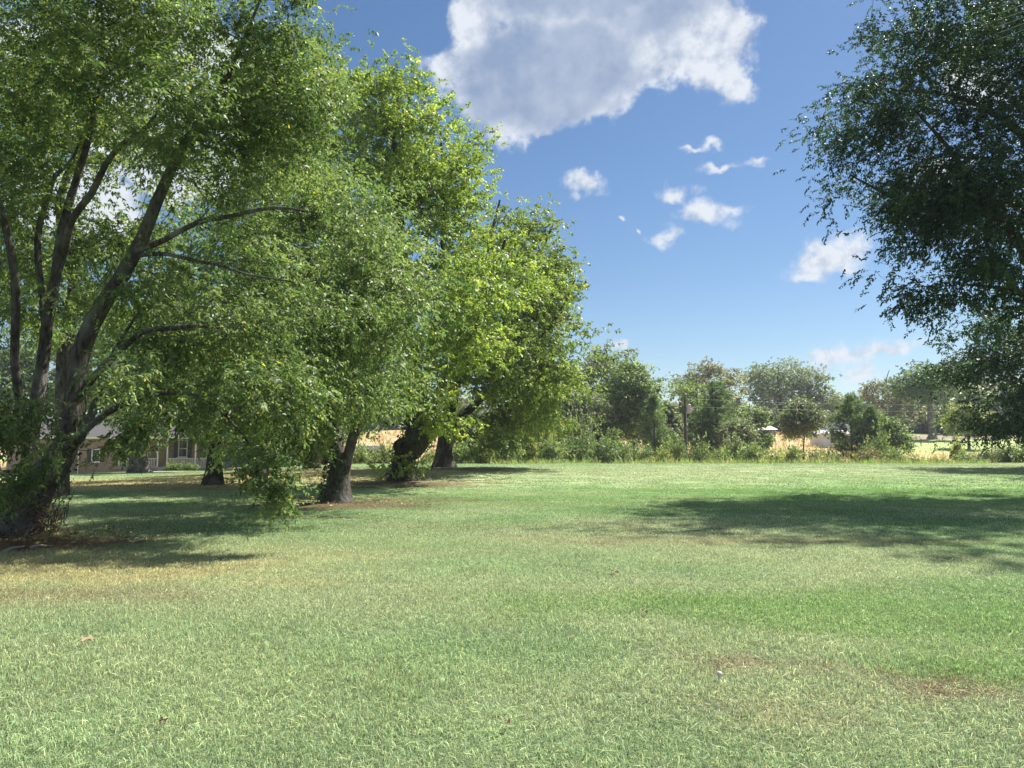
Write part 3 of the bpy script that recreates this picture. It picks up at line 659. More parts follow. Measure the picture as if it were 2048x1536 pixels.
T3 = bpy.data.objects['gnarled_maple']; ivy(T3, t3[:7], 1500, 6, C_DARK, .13, 2.0); vines(T3, b3, .62, 2.6, 30, 7, M_VINE)
# --- 4: the far maple that closes the row on the right, leaves to the ground
b4 = foot(890, 51)
t4 = [(b4[0], b4[1], b4[2], .62)] + pts((888, 905, 51, .55), (892, 870, 51, .5), (900, 820, 51, .44), (920, 720, 51, .34), (950, 600, 51, .24), (980, 480, 51, .14), (1000, 400, 51, .06))
l4 = [pts((895, 860, 51, .3), (960, 800, 50, .24), (1040, 720, 49.5, .16), (1110, 640, 49, .10), (1150, 560, 49, .05)),
      pts((910, 780, 51, .22), (1000, 660, 51, .16), (1070, 530, 51, .1), (1110, 440, 51, .05))]
e4 = [E(1075, 495, 70, 75, 51, 4.5, 1.1), E(1085, 600, 55, 100, 51, 4.5, 1), E(1040, 640, 130, 120, 50, 5.5, 1.2), E(1070, 740, 65, 90, 50, 4.5, 1.1), E(1000, 760, 120, 100, 48.5, 4.5, 1.2), E(1060, 830, 75, 50, 48.5, 3, .9),
      E(960, 850, 60, 50, 48, 2.4, .7), E(1010, 480, 70, 70, 52, 4, .6), E(1030, 700, 130, 110, 44, 3, 1.1)]
make_tree('spreading_maple', 'broad mid-green maple at the right end of the row, branches sweeping down to the grass', 'tree', t4, e4, 104, 620, 15, 10, 1.35, .20, .12, (C_MAPLE[0] * .82, C_MAPLE[1] * .80),
          limbs=l4, bark=M_BARKD, rtip=.013, droop=.4, free_h=2.2, inner=.3, yellow=.02, flat=.5, cullz=.3, seg=.7)
# --- 5..8: trunks between and behind
def simple_tree(name, label, px, Y, top, halfw, seed, cols, n_cl=170, n_tw=14, n_lf=8, leaf=.2, wid=.11, clump=1.3, r=.35, low=None, cat='tree', group=None, bark=None, lean=0, depth=None, extra_e=(), **kw):
    b = foot(px, Y); topz = at(px, top, Y)[2]; h = topz - b[2]; hw = halfw * Y / F; rng = np.random.default_rng(seed)
    lowz = at(px, low, Y)[2] if low else b[2] + h * .28
    L = lean
    tr = [(b[0], b[1], b[2], r)] + [(b[0] + L * h * u + rng.normal() * .02 * h * u, b[1] + rng.normal() * .015 * h, b[2] + h * u, r * (1 - u) ** .8 + .02) for u in (.12, .28, .45, .62, .8, .93)]
    mz = (topz + lowz) / 2; hz = (topz - lowz) / 2; dp = depth or hw * .9
    es = [(np.array([b[0] + L * h * .6, Y, mz]), np.array([hw * .8, dp * .8, hz * .97]), 1.0)]
    for k in range(6):
        a = k * 1.047 + rng.random(); u = rng.uniform(-.55, .45)
        es.append((np.array([b[0] + L * h * .6 + math.cos(a) * hw * .55, Y + math.sin(a) * dp * .55, mz + u * hz]), np.array([hw * .45, dp * .45, hz * .38]), .9))
    es += list(extra_e)
    return make_tree(name, label, cat, tr, es, seed, n_cl, n_tw, n_lf, clump, leaf, wid, cols, bark=bark or M_BARKD, group=group, free_h=h * .12, step=.8, sides=9, **kw)
simple_tree('shade_tree', 'green lawn tree behind the drooping leaves, its flared trunk left of the forked tree', 430, 33, 480, 175, 105, C_MID, 250, 14, 9, .19, .10, 1.4, .32, low=900, rtip=.012, extra_e=[E(600, 740, 120, 90, 32, 3, 1.0)])
simple_tree('shade_tree', 'dark straight trunk just left of and behind the forked tree', 628, 50, 520, 130, 106, C_MID, 170, 14, 8, .2, .11, 1.4, .42, low=890, rtip=.014)
simple_tree('old_tree', 'thick old furrowed trunk standing in front of the brick house porch', 285, 58, 560, 170, 107, C_MID, 270, 14, 8, .2, .11, 1.5, .62, low=865, bark=M_BARK, rtip=.014, extra_e=[E(190, 815, 110, 38, 56, 2.4, 2.0), E(340, 830, 120, 32, 60, 2.4, 2.0)])
simple_tree('shade_tree', 'tall leafy tree filling in behind the leaning tree at far left', 120, 26, 60, 260, 108, C_ASH, 270, 15, 9, .17, .08, 1.4, .28, low=740, bark=M_BARK, rtip=.01, droop=.7)
simple_tree('shade_tree', 'dark tree standing between the leaning tree and the gnarled maple', 520, 42, 230, 170, 109, C_MID, 240, 15, 8, .18, .1, 1.5, .35, low=860, rtip=.013, extra_e=[E(640, 700, 120, 120, 42, 4, 1.0), E(540, 800, 140, 60, 39, 4, .9)])

# --- right: the big dark tree out of frame, its crown in frame
xr, yr = 21.5, 28.5
br = (xr, yr, float(H(xr, yr)))
tR = [(xr, yr, br[2], .55), (xr + .1, yr, 2, .48), (xr - .1, yr, 5, .42), (xr - .3, yr, 9, .32), (xr - .2, yr, 13, .2), (xr, yr, 18, .08)]
lR = [[(xr, yr, 5, .26), *pts((2048, 500, 28.3, .21), (1985, 420, 28.0, .16), (1950, 370, 27.8, .12), (1900, 300, 27.6, .08), (1830, 220, 27.5, .04))],
      [(xr, yr, 8.5, .22), *pts((2060, 300, 28, .17), (1990, 230, 28, .10), (1900, 190, 28, .07), (1790, 180, 28, .03))],
      [(xr, yr, 4.4, .2), *pts((2060, 600, 27, .11), (1990, 575, 26.6, .06), (1930, 570, 26.4, .03))],
      [(xr, yr, 6, .2), *pts((2050, 420, 29, .15), (1930, 430, 29.5, .11), (1800, 400, 29.5, .07), (1700, 350, 29.5, .03))]]
eR = [E(1810, 310, 125, 120, 28, 4.0, 1.4), E(1900, 120, 140, 130, 28.5, 5, 1.2), E(1830, 450, 95, 80, 27.5, 3.2, 1.0), E(1960, 340, 150, 180, 28, 6, 1), E(2000, -80, 250, 160, 29, 7, .8),
      E(1890, 570, 80, 60, 26.5, 2.5, .6), E(2030, 560, 110, 90, 26.5, 3, .7), E(2260, 250, 200, 320, 28.5, 9, .42), E(2480, 450, 180, 220, 28, 8, .22), E(1800, 110, 65, 80, 28, 2.0, .7), E(1735, 260, 50, 60, 28, 1.6, .7), E(1960, 200, 120, 100, 27, 3, 1.2), E(1900, 400, 110, 90, 27, 3, 1.2), E(2030, 500, 100, 120, 27.5, 3, 1.5), E(1960, 560, 90, 60, 26.6, 2, 1.0), E(2050, 120, 70, 120, 27, 3, 1.0)]
xR = [at(*p) for p in ((1640, 250, 28), (1650, 290, 28), (1655, 340, 28), (1660, 400, 28), (1665, 430, 28), (1680, 180, 28), (1720, 110, 28), (1760, 20, 28), (1740, 60, 28), (1860, 640, 26.3), (1900, 650, 26.3), (1820, 610, 26.4), (1750, 540, 27), (1770, 560, 27), (1640, 225, 28))]
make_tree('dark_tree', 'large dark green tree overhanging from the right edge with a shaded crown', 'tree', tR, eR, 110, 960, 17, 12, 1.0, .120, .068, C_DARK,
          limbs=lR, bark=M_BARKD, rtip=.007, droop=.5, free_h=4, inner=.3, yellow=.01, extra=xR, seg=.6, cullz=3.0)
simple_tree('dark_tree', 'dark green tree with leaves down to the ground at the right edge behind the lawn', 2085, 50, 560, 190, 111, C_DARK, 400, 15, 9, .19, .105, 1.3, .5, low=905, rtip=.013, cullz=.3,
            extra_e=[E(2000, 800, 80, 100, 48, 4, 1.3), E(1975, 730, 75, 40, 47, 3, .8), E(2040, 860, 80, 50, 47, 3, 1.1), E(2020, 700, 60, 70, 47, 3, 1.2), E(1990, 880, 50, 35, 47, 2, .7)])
simple_tree('roadside_tree', 'big tree outside the view to the right that shades the far lawn', 2420, 42, 260, 260, 112, C_DARK, 130, 12, 7, .3, .2, 2.0, .5, low=820, rtip=.02)

# ------------------------------------------------------------------ trees beyond the lawn
C_OAKG = (np.array([.125, .155, .09]), np.array([.25, .28, .16]))  # leaf colours beyond the lawn are paled to put haze into them
C_OAKT = (np.array([.15, .155, .10]), np.array([.28, .265, .175]))
C_BRT = (np.array([.12, .175, .07]), np.array([.27, .33, .13]))
C_PINE = (np.array([.07, .115, .05]), np.array([.17, .225, .10]))
C_YEL = (np.array([.17, .21, .07]), np.array([.34, .36, .14]))
def bg(name, label, px, Y, top, hw, seed, cols, low=None, n=190, leaf=.42, r=.3, **kw):
    g = kw.pop('group', 'trees beyond the lawn')
    kw.setdefault('clump', hw * Y / F * .30); kw.setdefault('rtip', .02)
    return simple_tree(name, label, px, Y, top, hw, seed, cols, int(n * 1.3), 9, 7, leaf, leaf * .6, r=r, low=low, group=g, twl=.9, yellow=.02, seg=1.0, **kw)
bg('broad_tree', 'tall grey-green tree directly right of the spreading maple, hazy crown', 1215, 112, 680, 64, 201, C_OAKG, 880, 270, .42)
bg('broad_tree', 'deep green tree left of the utility pole, right half of the tall pair', 1268, 98, 700, 54, 202, C_BRT, 890, 270, .36)
bg('broad_tree', 'brownish oak crown rising behind the round green tree by the utility pole', 1420, 158, 722, 62, 203, C_OAKT, 850, 150, .5)
bg('broad_tree', 'round bright green tree just right of the utility pole lamp', 1398, 112, 748, 66, 204, C_BRT, 900, 190, .40)
bg('broad_tree', 'widest pale oak in the background, behind the grey barn', 1560, 196, 720, 84, 205, C_OAKG, 812, 220, .52, r=.8, bark=M_BARKD)
bg('broad_tree', 'right shoulder oak crown next to the widest pale oak', 1640, 194, 745, 44, 206, C_OAKG, 860, 110, .5)
bg('broad_tree', 'thinning grey-tan tree left of the dark background oak', 1780, 168, 730, 52, 207, C_OAKT, 860, 120, .5, bare=.25)
bg('broad_tree', 'dark background oak with an open crown and straight pale trunk beyond the pasture', 1862, 160, 724, 66, 208, C_MID, 815, 170, .46, r=.75, bark=M_BARKP)
bg('slender_tree', 'slender grey-green sapling with thin trunk left of the white building', 1606, 96, 800, 40, 209, C_OAKG, 878, 110, .30, r=.09, clump=1.0)
bg('small_tree', 'small dark rounded tree right of the bushy pine', 1768, 92, 828, 34, 210, C_MID, 905, 110, .30, r=.12, clump=1.1)
bg('small_tree', 'small yellow-green tree at the far end of the pasture near the dark tree', 1935, 128, 802, 40, 211, C_YEL, 872, 110, .36, r=.2, bark=M_BARKP, clump=1.3)
bg('small_tree', 'feathery pale sapling between the utility pole and the grey barn', 1474, 92, 838, 26, 212, C_OAKG, 900, 90, .28, r=.08, clump=1.0)
bg('broad_tree', 'leaning grey-green tree on the fence line between the spreading maple and the tall pair', 1120, 92, 775, 62, 213, C_OAKG, 870, 150, .34, r=.28, lean=.18)
bg('broad_tree', 'grey-green tree behind the leaning tree by the tall pair', 1175, 125, 760, 50, 214, C_OAKG, 880, 110, .42)
for i, (px, Y, tp, hw, c, lb) in enumerate([
        (1330, 106, 812, 36, C_OAKG, 'low grey-green tree between the thin pine and the utility pole'), (1500, 120, 800, 36, C_BRT, 'pale green tree filling behind the feathery sapling'), (1175, 100, 820, 44, C_BRT, 'light green low tree left of the hazy tall tree'), (1060, 84, 800, 60, C_YEL, 'sunlit yellow-green tree under the right skirt of the spreading maple'), (960, 90, 830, 60, C_BRT, 'light green low tree behind the far maple trunk'),
        (-60, 96, 600, 110, C_MID, 'green tree behind the far left of the brick house'), (90, 100, 640, 90, C_MID, 'leafy tree behind the brick house roof, left part'),
        (230, 98, 620, 100, C_MID, 'leafy tree behind the middle of the brick house'), (390, 104, 660, 90, C_BRT, 'pale green tree behind the right end of the brick house'),
        (520, 110, 690, 80, C_MID, 'green tree beyond the lawn right of the brick house'), (640, 118, 740, 60, C_OAKG, 'grey-green tree on the hill behind the forked trunk')]):
    bg('broad_tree', lb, px, Y, tp, hw, 220 + i, c, 910, 120, .5)
# far tree line on the hill top, each crown its own
tl = [(1330, 240, 800), (1375, 235, 790), (1660, 230, 780), (1690, 235, 792), (1722, 228, 790), (1750, 225, 800), (1905, 190, 750), (1935, 196, 742), (1970, 190, 735), (2010, 195, 745), (1820, 200, 800), (1455, 205, 790), (1500, 210, 810), (1590, 215, 800),
      (700, 200, 790), (760, 205, 800), (830, 205, 795), (900, 200, 785), (970, 205, 790), (1040, 205, 795), (1790, 186, 825), (1830, 188, 832), (1880, 184, 828), (1925, 186, 836), (1965, 184, 830), (2005, 180, 826), (1545, 212, 800), (640, 190, 790), (1110, 200, 800), (1180, 200, 805), (1270, 200, 800), (1420, 215, 800)]
where = ['above the utility pole', 'just right of the pole top', 'right of the widest pale oak', 'left above the bushy pine', 'right above the bushy pine', 'left of the thinning tan tree', 'right of the dark background oak',
         'second right of the dark background oak', 'third right of the dark background oak', 'farthest right beside the dark tree', 'between the tan tree and dark oak', 'behind the brown oak crown', 'left of the grey barn', 'right of the grey barn',
         'on the hill left of the gnarled trunk', 'on the hill just left of the gnarled trunk', 'on the hill behind the gnarled trunk', 'on the hill right of the gnarled trunk', 'on the hill behind the spreading maple', 'on the hill right behind the spreading maple', 'low one below the thinning tan tree', 'low one left of the pale oak trunk past the pasture', 'low one right of the pale oak trunk past the pasture', 'low one behind the tall pale post', 'low one behind the small yellow-green tree', 'low one beyond the shorter pale post', 'behind the grey barn', 'on the hill left of the forked trunk', 'on the hill below the leaning fence-line tree', 'on the hill below the hazy tall tree', 'on the hill below the deep green tree', 'on the hill right of the utility pole']
srcs = []
for i, (px, Y, tp) in enumerate(tl):
    if i < 3:
        o = bg('distant_tree', 'distant hazy tree ' + where[i], px, Y, tp, 44, 240 + i, (C_OAKG, C_MID, C_OAKT)[i], 868, 110, .75, group='distant tree line'); srcs.append((o, Y * (900 - tp) / F + 1.6 - float(H((px - 1024) / F * Y, Y))))
    else:
        s, hs = srcs[i % 3]; o = s.copy(); COL.objects.link(o)
        for c in s.children: d = c.copy(); COL.objects.link(d); d.parent = o
        b = foot(px, Y); o.location = b; k = (Y * (900 - tp) / F + 1.6 - b[2]) / hs; o.scale = (k * 1.1, k * 1.1, k); o.rotation_euler = (0, 0, i * 1.7)
        o['label'] = 'distant hazy tree ' + where[i]
# pines
def make_pine(label, px, Y, top, hw, seed, cols, shape=1.0, low=.12):
    rng = np.random.default_rng(seed); b = np.array(foot(px, Y)); h = at(px, top, Y)[2] - b[2]; w = hw * Y / F
    root = empty('pine_tree', b); tag(root, label, 'pine tree', 'pines beyond the lawn')
    z = np.linspace(0, h, 12); P = np.stack([np.sin(z * .5) * .06, np.cos(z * .4) * .06 - .06, z], -1)
    v, f = tube(P, .2 * (1 - z / h) ** .9 * h / 12 + .02, 8, .05, seed); mesh_np('trunk', v, f, 4, M_BARK, root, smooth=True)
    cs = []; T = []; A = []
    for zz in np.arange(h * low, h * .98, .33):
        u = zz / h; L = w * (min(1, (1 - u) * 2.0 * shape) ** .75) * (.55 + .45 * min(1, (u + .12) / .25))
        for a in rng.random(5) * 6.283:
            l = L * rng.uniform(.65, 1.1); s = np.linspace(0, 1, 5)
            d = np.array([math.cos(a), math.sin(a), 0])
            p = np.array([0, 0, zz]) + d * l * s[:, None] + np.array([0, 0, 1]) * (l * .28 * s ** 1.6)[:, None]
            cs.append((p, .03 * (1 - s * .7))); k = max(3, int(l / .3))
            for q in np.linspace(.3, 1, k):
                T.append(p[0] + d * l * q + np.array([0, 0, l * .28 * q ** 1.6]) + rng.normal(size=3) * .12); A.append(d)
    T = np.array(T); A = np.array(A)
    v, f = chain_mesh(cs); tag(mesh_np('branches', v, f, 4, M_BARK, root), kind='stuff')
    n = 14; pos = np.repeat(T, n, 0); m = len(pos); d = unit(rng.normal(size=(m, 3)) + np.repeat(A, n, 0) * .5 + np.array([0, 0, .55]))
    c = cols[0] + (cols[1] - cols[0]) * rng.random((len(T), 1)); c = np.repeat(c, n, 0) * rng.normal(1, .15, (m, 1))
    V, t = leaf_quads(pos, d, rng.normal(size=(m, 3)), rng.uniform(.35, .6, m), np.full(m, .07), np.clip(c, .01, .5))
    tag(mesh_np('foliage', V, np.arange(m)[:, None] * 4 + np.arange(4)[None], 4, M_SHRUB, root, tint=t), kind='stuff')
    return root
make_pine('tall dense pine standing right behind the utility pole', 1432, 98, 762, 50, 301, C_PINE, 1.0, .10)
make_pine('bushy rounded pine in front of the white building', 1700, 92, 788, 48, 302, (C_PINE[0] * 1.1, C_PINE[1] * 1.1), 1.3, .14)
make_pine('thin young pine left of the utility pole', 1307, 90, 792, 30, 303, (C_PINE[0] * 1.3, C_PINE[1] * 1.3), 1.0, .2)
make_pine('small pine leaning over the fence line right of the bushy pine', 1742, 90, 815, 26, 304, C_PINE, 1.2, .1)

# ------------------------------------------------------------------ shrubs on the fence line
def shrub_src(seed, cols):
    rng = np.random.default_rng(seed); root = empty('shrub')
    st = []
    T = []
    for k in range(11):
        a = rng.random() * 6.283; l = rng.uniform(.5, 1.05); s = np.linspace(0, 1, 5); d = np.array([math.cos(a), math.sin(a), 0]) * rng.uniform(.1, .95)
        p = d * (s ** 1.3)[:, None] * l + np.array([0, 0, 1]) * (s * l * rng.uniform(.7, 1.0))[:, None]
        st.append((p, .02 * (1 - s * .8)))
        for q in (.35, .5, .65, .8, .92, 1.0): T.append(p[0] + (p[-1] - p[0]) * q + rng.normal(size=3) * .07)
    v, f = chain_mesh(st); tag(mesh_np('stems', v, f, 4, M_BARK, root), kind='stuff')
    T = np.array(T); T[:, 2] = np.maximum(T[:, 2], .05)
    V, t = crown(rng, T, np.array([0, 0, .3]), 8, 6, .32, .10, .055, cols, .2, .9, .05, .15, .9)
    tag(mesh_np('foliage', V, np.arange(len(V) // 4)[:, None] * 4 + np.arange(4)[None], 4, M_SHRUB, root, tint=t), kind='stuff')
    return root
SH = {'y': shrub_src(401, C_YEL), 'g': shrub_src(402, C_BRT), 'd': shrub_src(403, C_MID), 'o': shrub_src(404, C_OAKG), 't': shrub_src(405, (np.array([.15, .15, .08]), np.array([.28, .25, .13])))}
CW = {'y': 'yellow-green', 'g': 'fresh green', 'd': 'dark green', 'o': 'grey-green', 't': 'tan and green'}
used = set()
def shrub(k, px, Y, top, hw, where, grp='shrubs along the fence line'):
    s = SH[k]
    if k in used:
        o = s.copy(); COL.objects.link(o)
        for c in s.children: d = c.copy(); COL.objects.link(d); d.parent = o
    else: o = s; used.add(k)
    b = foot(px, Y); h = max(.5, at(px, top, Y)[2] - b[2]); w = hw * Y / F
    o.location = (b[0], b[1], b[2] - .08); o.scale = (w / .85, w / .85, h / 1.0); o.rotation_euler = (0, 0, (px * 7.3) % 6.28)
    tag(o, CW[k] + ' shrub ' + where, 'shrub', grp)
SHL = [('g', 925, 66, 882, 34, 'right of the far maple trunk'), ('y', 962, 66, 868, 38, 'under the left skirt of the spreading maple'), ('g', 1005, 68, 880, 38, 'second under the spreading maple'), ('y', 1048, 72, 850, 40, 'under the right skirt of the spreading maple'),
       ('y', 1088, 80, 828, 34, 'tall one with a tan top below the leaning fence-line tree'), ('g', 1105, 72, 876, 40, 'low beside the tan-topped shrub'), ('d', 1150, 76, 868, 44, 'in the gap left of the tall pair'),
       ('d', 1200, 78, 880, 40, 'at the foot of the hazy tall tree'), ('o', 1165, 82, 822, 40, 'high one left of the tall pair'), ('d', 1245, 80, 876, 42, 'at the foot of the deep green tree'), ('g', 1285, 76, 888, 30, 'just left of the thin young pine'),
       ('y', 1325, 78, 893, 26, 'between the thin pine and the pole'), ('g', 1352, 84, 870, 28, 'touching the left side of the pole'), ('d', 1395, 80, 888, 32, 'touching the right side of the pole'), ('g', 1440, 78, 893, 30, 'under the tall dense pine'),
       ('o', 1468, 84, 866, 34, 'right skirt of the tall dense pine'), ('g', 1505, 78, 884, 36, 'below the feathery sapling'), ('y', 1545, 76, 900, 30, 'low in front of the tan hill'), ('g', 1585, 78, 888, 30, 'left of the tallest dark fence post'),
       ('o', 1624, 82, 897, 24, 'right of the slender sapling trunk'), ('d', 1664, 80, 902, 26, 'left foot of the bushy pine'), ('t', 1722, 78, 893, 30, 'right foot of the bushy pine'), ('d', 1752, 84, 868, 32, 'below the small dark rounded tree'),
       ('g', 1785, 78, 892, 30, 'right of the small dark rounded tree'), ('y', 1822, 74, 908, 30, 'low in front of the pipe gate'), ('y', 1868, 73, 910, 34, 'low in front of the pasture'), ('y', 1912, 80, 872, 20, 'feathery upright one before the pasture'),
       ('g', 1930, 74, 903, 30, 'right of the feathery upright shrub'), ('o', 1968, 70, 895, 34, 'left foot of the dark right tree'), ('o', 2015, 66, 888, 34, 'second at the foot of the dark right tree'), ('d', 2060, 64, 880, 34, 'at the right edge of the picture'),
       ('t', 1650, 74, 912, 24, 'low and dry left of the bushy pine'), ('t', 1760, 73, 914, 24, 'low and dry at the lawn edge')]
for a in SHL: shrub(*a)
for a in [('g', 715, 72, 888, 34, 'right of the forked trunk beyond the lawn'), ('d', 770, 74, 890, 26, 'left of the gnarled trunk beyond the lawn'), ('y', 862, 70, 898, 26, 'between the gnarled trunk and the far maple trunk'), ('d', 600, 66, 870, 40, 'left of the straight dark trunk'),
          ('y', 560, 70, 862, 46, 'beyond the pale strip left of the straight dark trunk'), ('g', 510, 74, 880, 34, 'between the blue car and the straight trunk'), ('t', 650, 62, 872, 26, 'dry one between the straight and forked trunks'),
          ('d', 352, 71, 924, 22, 'clipped low before the porch, left one'), ('d', 385, 71, 926, 20, 'clipped low before the porch, right one')]:
    shrub(*a, grp='shrubs behind the left trees')
# low weeds at the crest
def weeds():
    rng = np.random.default_rng(9); n = 5200; X = rng.uniform(-10, 62, n); Y = rng.uniform(63.5, 72, n) + rng.random(n) ** 2 * 6
    ok = rng.random(n) < sst(fbm(X * .25, Y * .25, 3), .3, .6); X, Y = X[ok], Y[ok]; n = len(X); pos = np.stack([X, Y, H(X, Y)], -1)
    K = 7; pos = np.repeat(pos, K, 0) + rng.normal(size=(n * K, 3)) * [.18, .18, 0]; d = unit(rng.normal(size=(n * K, 3)) * .45 + [0, 0, 1])
    c = np.where(rng.random((n, 1)) < .3, [[.34, .31, .18]], [[.24, .29, .11]]) * rng.normal(1, .2, (n, 1)); c = np.repeat(c, K, 0)
    V, t = leaf_quads(pos, d, rng.normal(size=(n * K, 3)), rng.uniform(.25, .75, n * K), np.full(n * K, .05), np.clip(c, .02, .6))
    o = mesh_np('weeds', V, np.arange(n * K)[:, None] * 4 + np.arange(4)[None], 4, M_SHRUB, tint=t); tag(o, 'tangled yellow-green weeds along the far edge of the lawn', 'weeds', kind='stuff')
    n = 3600; X = rng.uniform(-70, 95, n); Y = rng.uniform(95, 180, n); ok = ~((X / Y > .47) & (Y > 112)); X, Y = X[ok], Y[ok]; n = len(X)
    pos = np.stack([X, Y, H(X, Y)], -1); K = 5; pos = np.repeat(pos, K, 0) + rng.normal(size=(n * K, 3)) * [.5, .5, 0]; d = unit(rng.normal(size=(n * K, 3)) * .3 + [0, 0, 1])
    c = np.repeat(np.array([[.50, .35, .21]]) * rng.normal(1, .18, (n, 1)), K, 0)
    V, t = leaf_quads(pos, d, rng.normal(size=(n * K, 3)), rng.uniform(.5, 1.1, n * K), np.full(n * K, .12), np.clip(c, .02, .7))
    o = mesh_np('broomsedge', V, np.arange(n * K)[:, None] * 4 + np.arange(4)[None], 4, M_SHRUB, tint=t); tag(o, 'tall orange-tan dry grass on the hillside beyond the fence line', 'dry grass', kind='stuff')
weeds()

# ------------------------------------------------------------------ brick house behind the left trees
M_BRICK = brick_mat('red brown brick'); M_WHITE = plain_mat('white paint', (.72, .70, .66), .6, var=.06); M_SHING = plain_mat('grey shingles', (.085, .08, .078), .9, var=.25, scale=9, bump=.5)
M_GLASS = plain_mat('dark window glass', (.03, .04, .045), .08, var=.1); M_SHUT = plain_mat('black shutter paint', (.02, .022, .025), .5); M_DOOR = plain_mat('ochre door', (.30, .22, .09), .5)
M_CONC = plain_mat('concrete', (.38, .36, .33), .9, bump=.3); M_GALV = plain_mat('galvanised metal', (.45, .46, .47), .45, .5)
def house():
    Yf = 75.0; X = lambda px: (px - 1024) / F * Yf; Z = lambda py: at(1024, py, Yf)[2]
    gz = -2.4; ez = Z(874); fl = Z(934)
    root = empty('brick_house', (X(280), Yf, fl - .6)); tag(root, 'low red-brown brick house with white porch rail, half hidden behind the left trees', 'house')
    off = np.array(root.location)
    def B(name, mat, par, *boxes, smooth=False):
        m = MB()
        for c, d in boxes: m.box(np.array(c) - off, d)
        return m.build(name, mat, par)
    xl, xw, xp, xr_ = X(20), X(163), X(240), X(470)
    # the main wall in pieces so the windows sit in real openings
    def wall_with(x0, x1, y, ops):
        xs = x0; bx = []
        for (a, b, z0, z1) in sorted(ops):
            bx.append((((xs + a) / 2, y, (gz + ez) / 2), (a - xs, .24, ez - gz)))
            bx.append((((a + b) / 2, y, (gz + z0) / 2), (b - a, .24, z0 - gz))); bx.append((((a + b) / 2, y, (z1 + ez) / 2), (b - a, .24, ez - z1))); xs = b
        bx.append((((xs + x1) / 2, y, (gz + ez) / 2), (x1 - xs, .24, ez - gz)))
        return bx
    w1 = (X(188), X(205), Z(924), Z(898)); w0 = (X(70), X(92), Z(926), Z(896))
    pw = [(X(254), X(271), Z(915), Z(879)), (X(343), X(362), Z(915), Z(879)), (X(400), X(420), Z(915), Z(879))]; dr = (X(303), X(315), fl, Z(882))
    B('wall', M_BRICK, root, *wall_with(xl, xp, Yf, [w0, w1]))
    yp = Yf + 1.9
    B('wall', M_BRICK, root, *wall_with(xp - .0, xr_, yp, pw + [dr]))
    for bx_ in (((xl - .12 + .12, Yf + 4.5, (gz + ez) / 2), (.24, 8.76, ez - gz)), ((xr_ - .12, Yf + 6, (gz + ez) / 2), (.23, 8, ez - gz)), ((xp - .13, Yf + 1.0, (gz + ez) / 2), (.22, 1.55, ez - gz))): B('wall', M_BRICK, root, bx_)
    def win(a, b, z0, z1, y, shut=True):
        fr = B('window', M_WHITE, root, (((a + b) / 2, y - .06, z1 - .04), (b - a, .14, .08)), (((a + b) / 2, y - .06, z0 + .04), (b - a, .14, .08)), ((a + .04, y - .06, (z0 + z1) / 2), (.08, .13, z1 - z0 - .16)), ((b - .04, y - .06, (z0 + z1) / 2), (.08, .13, z1 - z0 - .16)), (((a + b) / 2, y - .05, (z0 + z1) / 2), (b - a - .16, .08, .06)))
        g1 = B('pane', M_GLASS, fr, (((a + b) / 2, y + .02, (z0 * 3 + z1) / 4 + .02), (b - a - .15, .02, (z1 - z0) / 2 - .1))); g2 = B('pane', M_GLASS, fr, (((a + b) / 2, y + .01, (z0 + z1 * 3) / 4 - .02), (b - a - .15, .02, (z1 - z0) / 2 - .1)))
        B('sill', M_WHITE, fr, (((a + b) / 2, y - .17, z0 - .03), (b - a + .2, .12, .06)))
        if shut:
            for s, e in ((a - .42, a - .04), (b + .04, b + .42)): B('shutter', M_SHUT, root, (((s + e) / 2, y - .145, (z0 + z1) / 2), (e - s, .04, z1 - z0 + .05)))
    win(*w1, Yf); win(*w0, Yf)
    for w in pw: win(*w, yp)
    d = B('door', M_DOOR, root, (((dr[0] + dr[1]) / 2, yp, (dr[2] + dr[3]) / 2), (dr[1] - dr[0] - .02, .06, dr[3] - dr[2] - .02)))
    B('handle', M_GALV, d, ((dr[1] - .1, yp - .06, dr[2] + 1.0), (.05, .06, .05)))
    B('porch_floor', M_CONC, root, (((xp + xr_) / 2, Yf + .85, fl - .08), (xr_ - xp - .02, 1.84, .16)))
    B('porch_base', M_BRICK, root, (((xp + xr_) / 2, Yf + .05, (gz + fl - .16) / 2), (xr_ - xp - .02, .2, fl - .16 - gz)))
    # rail: top and bottom bars, balusters one by one, posts
    rt = Z(917); segs = [(X(243), X(291)), (X(296), X(317)), (X(340), X(392)), (X(396), X(440))]
    proto = None
    for a, b in segs:
        rl = B('railing', M_WHITE, root, (((a + b) / 2, Yf, rt), (b - a, .07, .06))); B('bottom_rail', M_WHITE, rl, (((a + b) / 2, Yf, fl + .09), (b - a, .06, .05)))
        for x in np.arange(a + .08, b - .04, .155):
            if proto is None:
                proto = MB().box((0, 0, 0), (.045, .035, rt - fl - .14)).build('baluster', M_WHITE); o = proto
            else: o = proto.copy(); COL.objects.link(o)
            o.parent = rl; o.location = (x - off[0], 0, (rt + fl + .1) / 2 - off[2])
    for px in (242, 293.5, 319, 338, 394, 442): B('post', M_WHITE, root, ((X(px), Yf, (fl + ez) / 2), (.13, .13, ez - fl - .04)))
    for k in range(4): B('step', M_CONC, root, (((X(322) + X(336)) / 2, Yf - .2 - .28 * k, fl - .17 * (k + 1) + .0 - .15), (X(336) - X(322), .28, .3)))
    # roof: two slopes with thickness, white fascia, gutter, downspout
    rz = ez + 2.3; yr_ = Yf + 4.9; x0, x1 = xl - .5, xr_ + .5
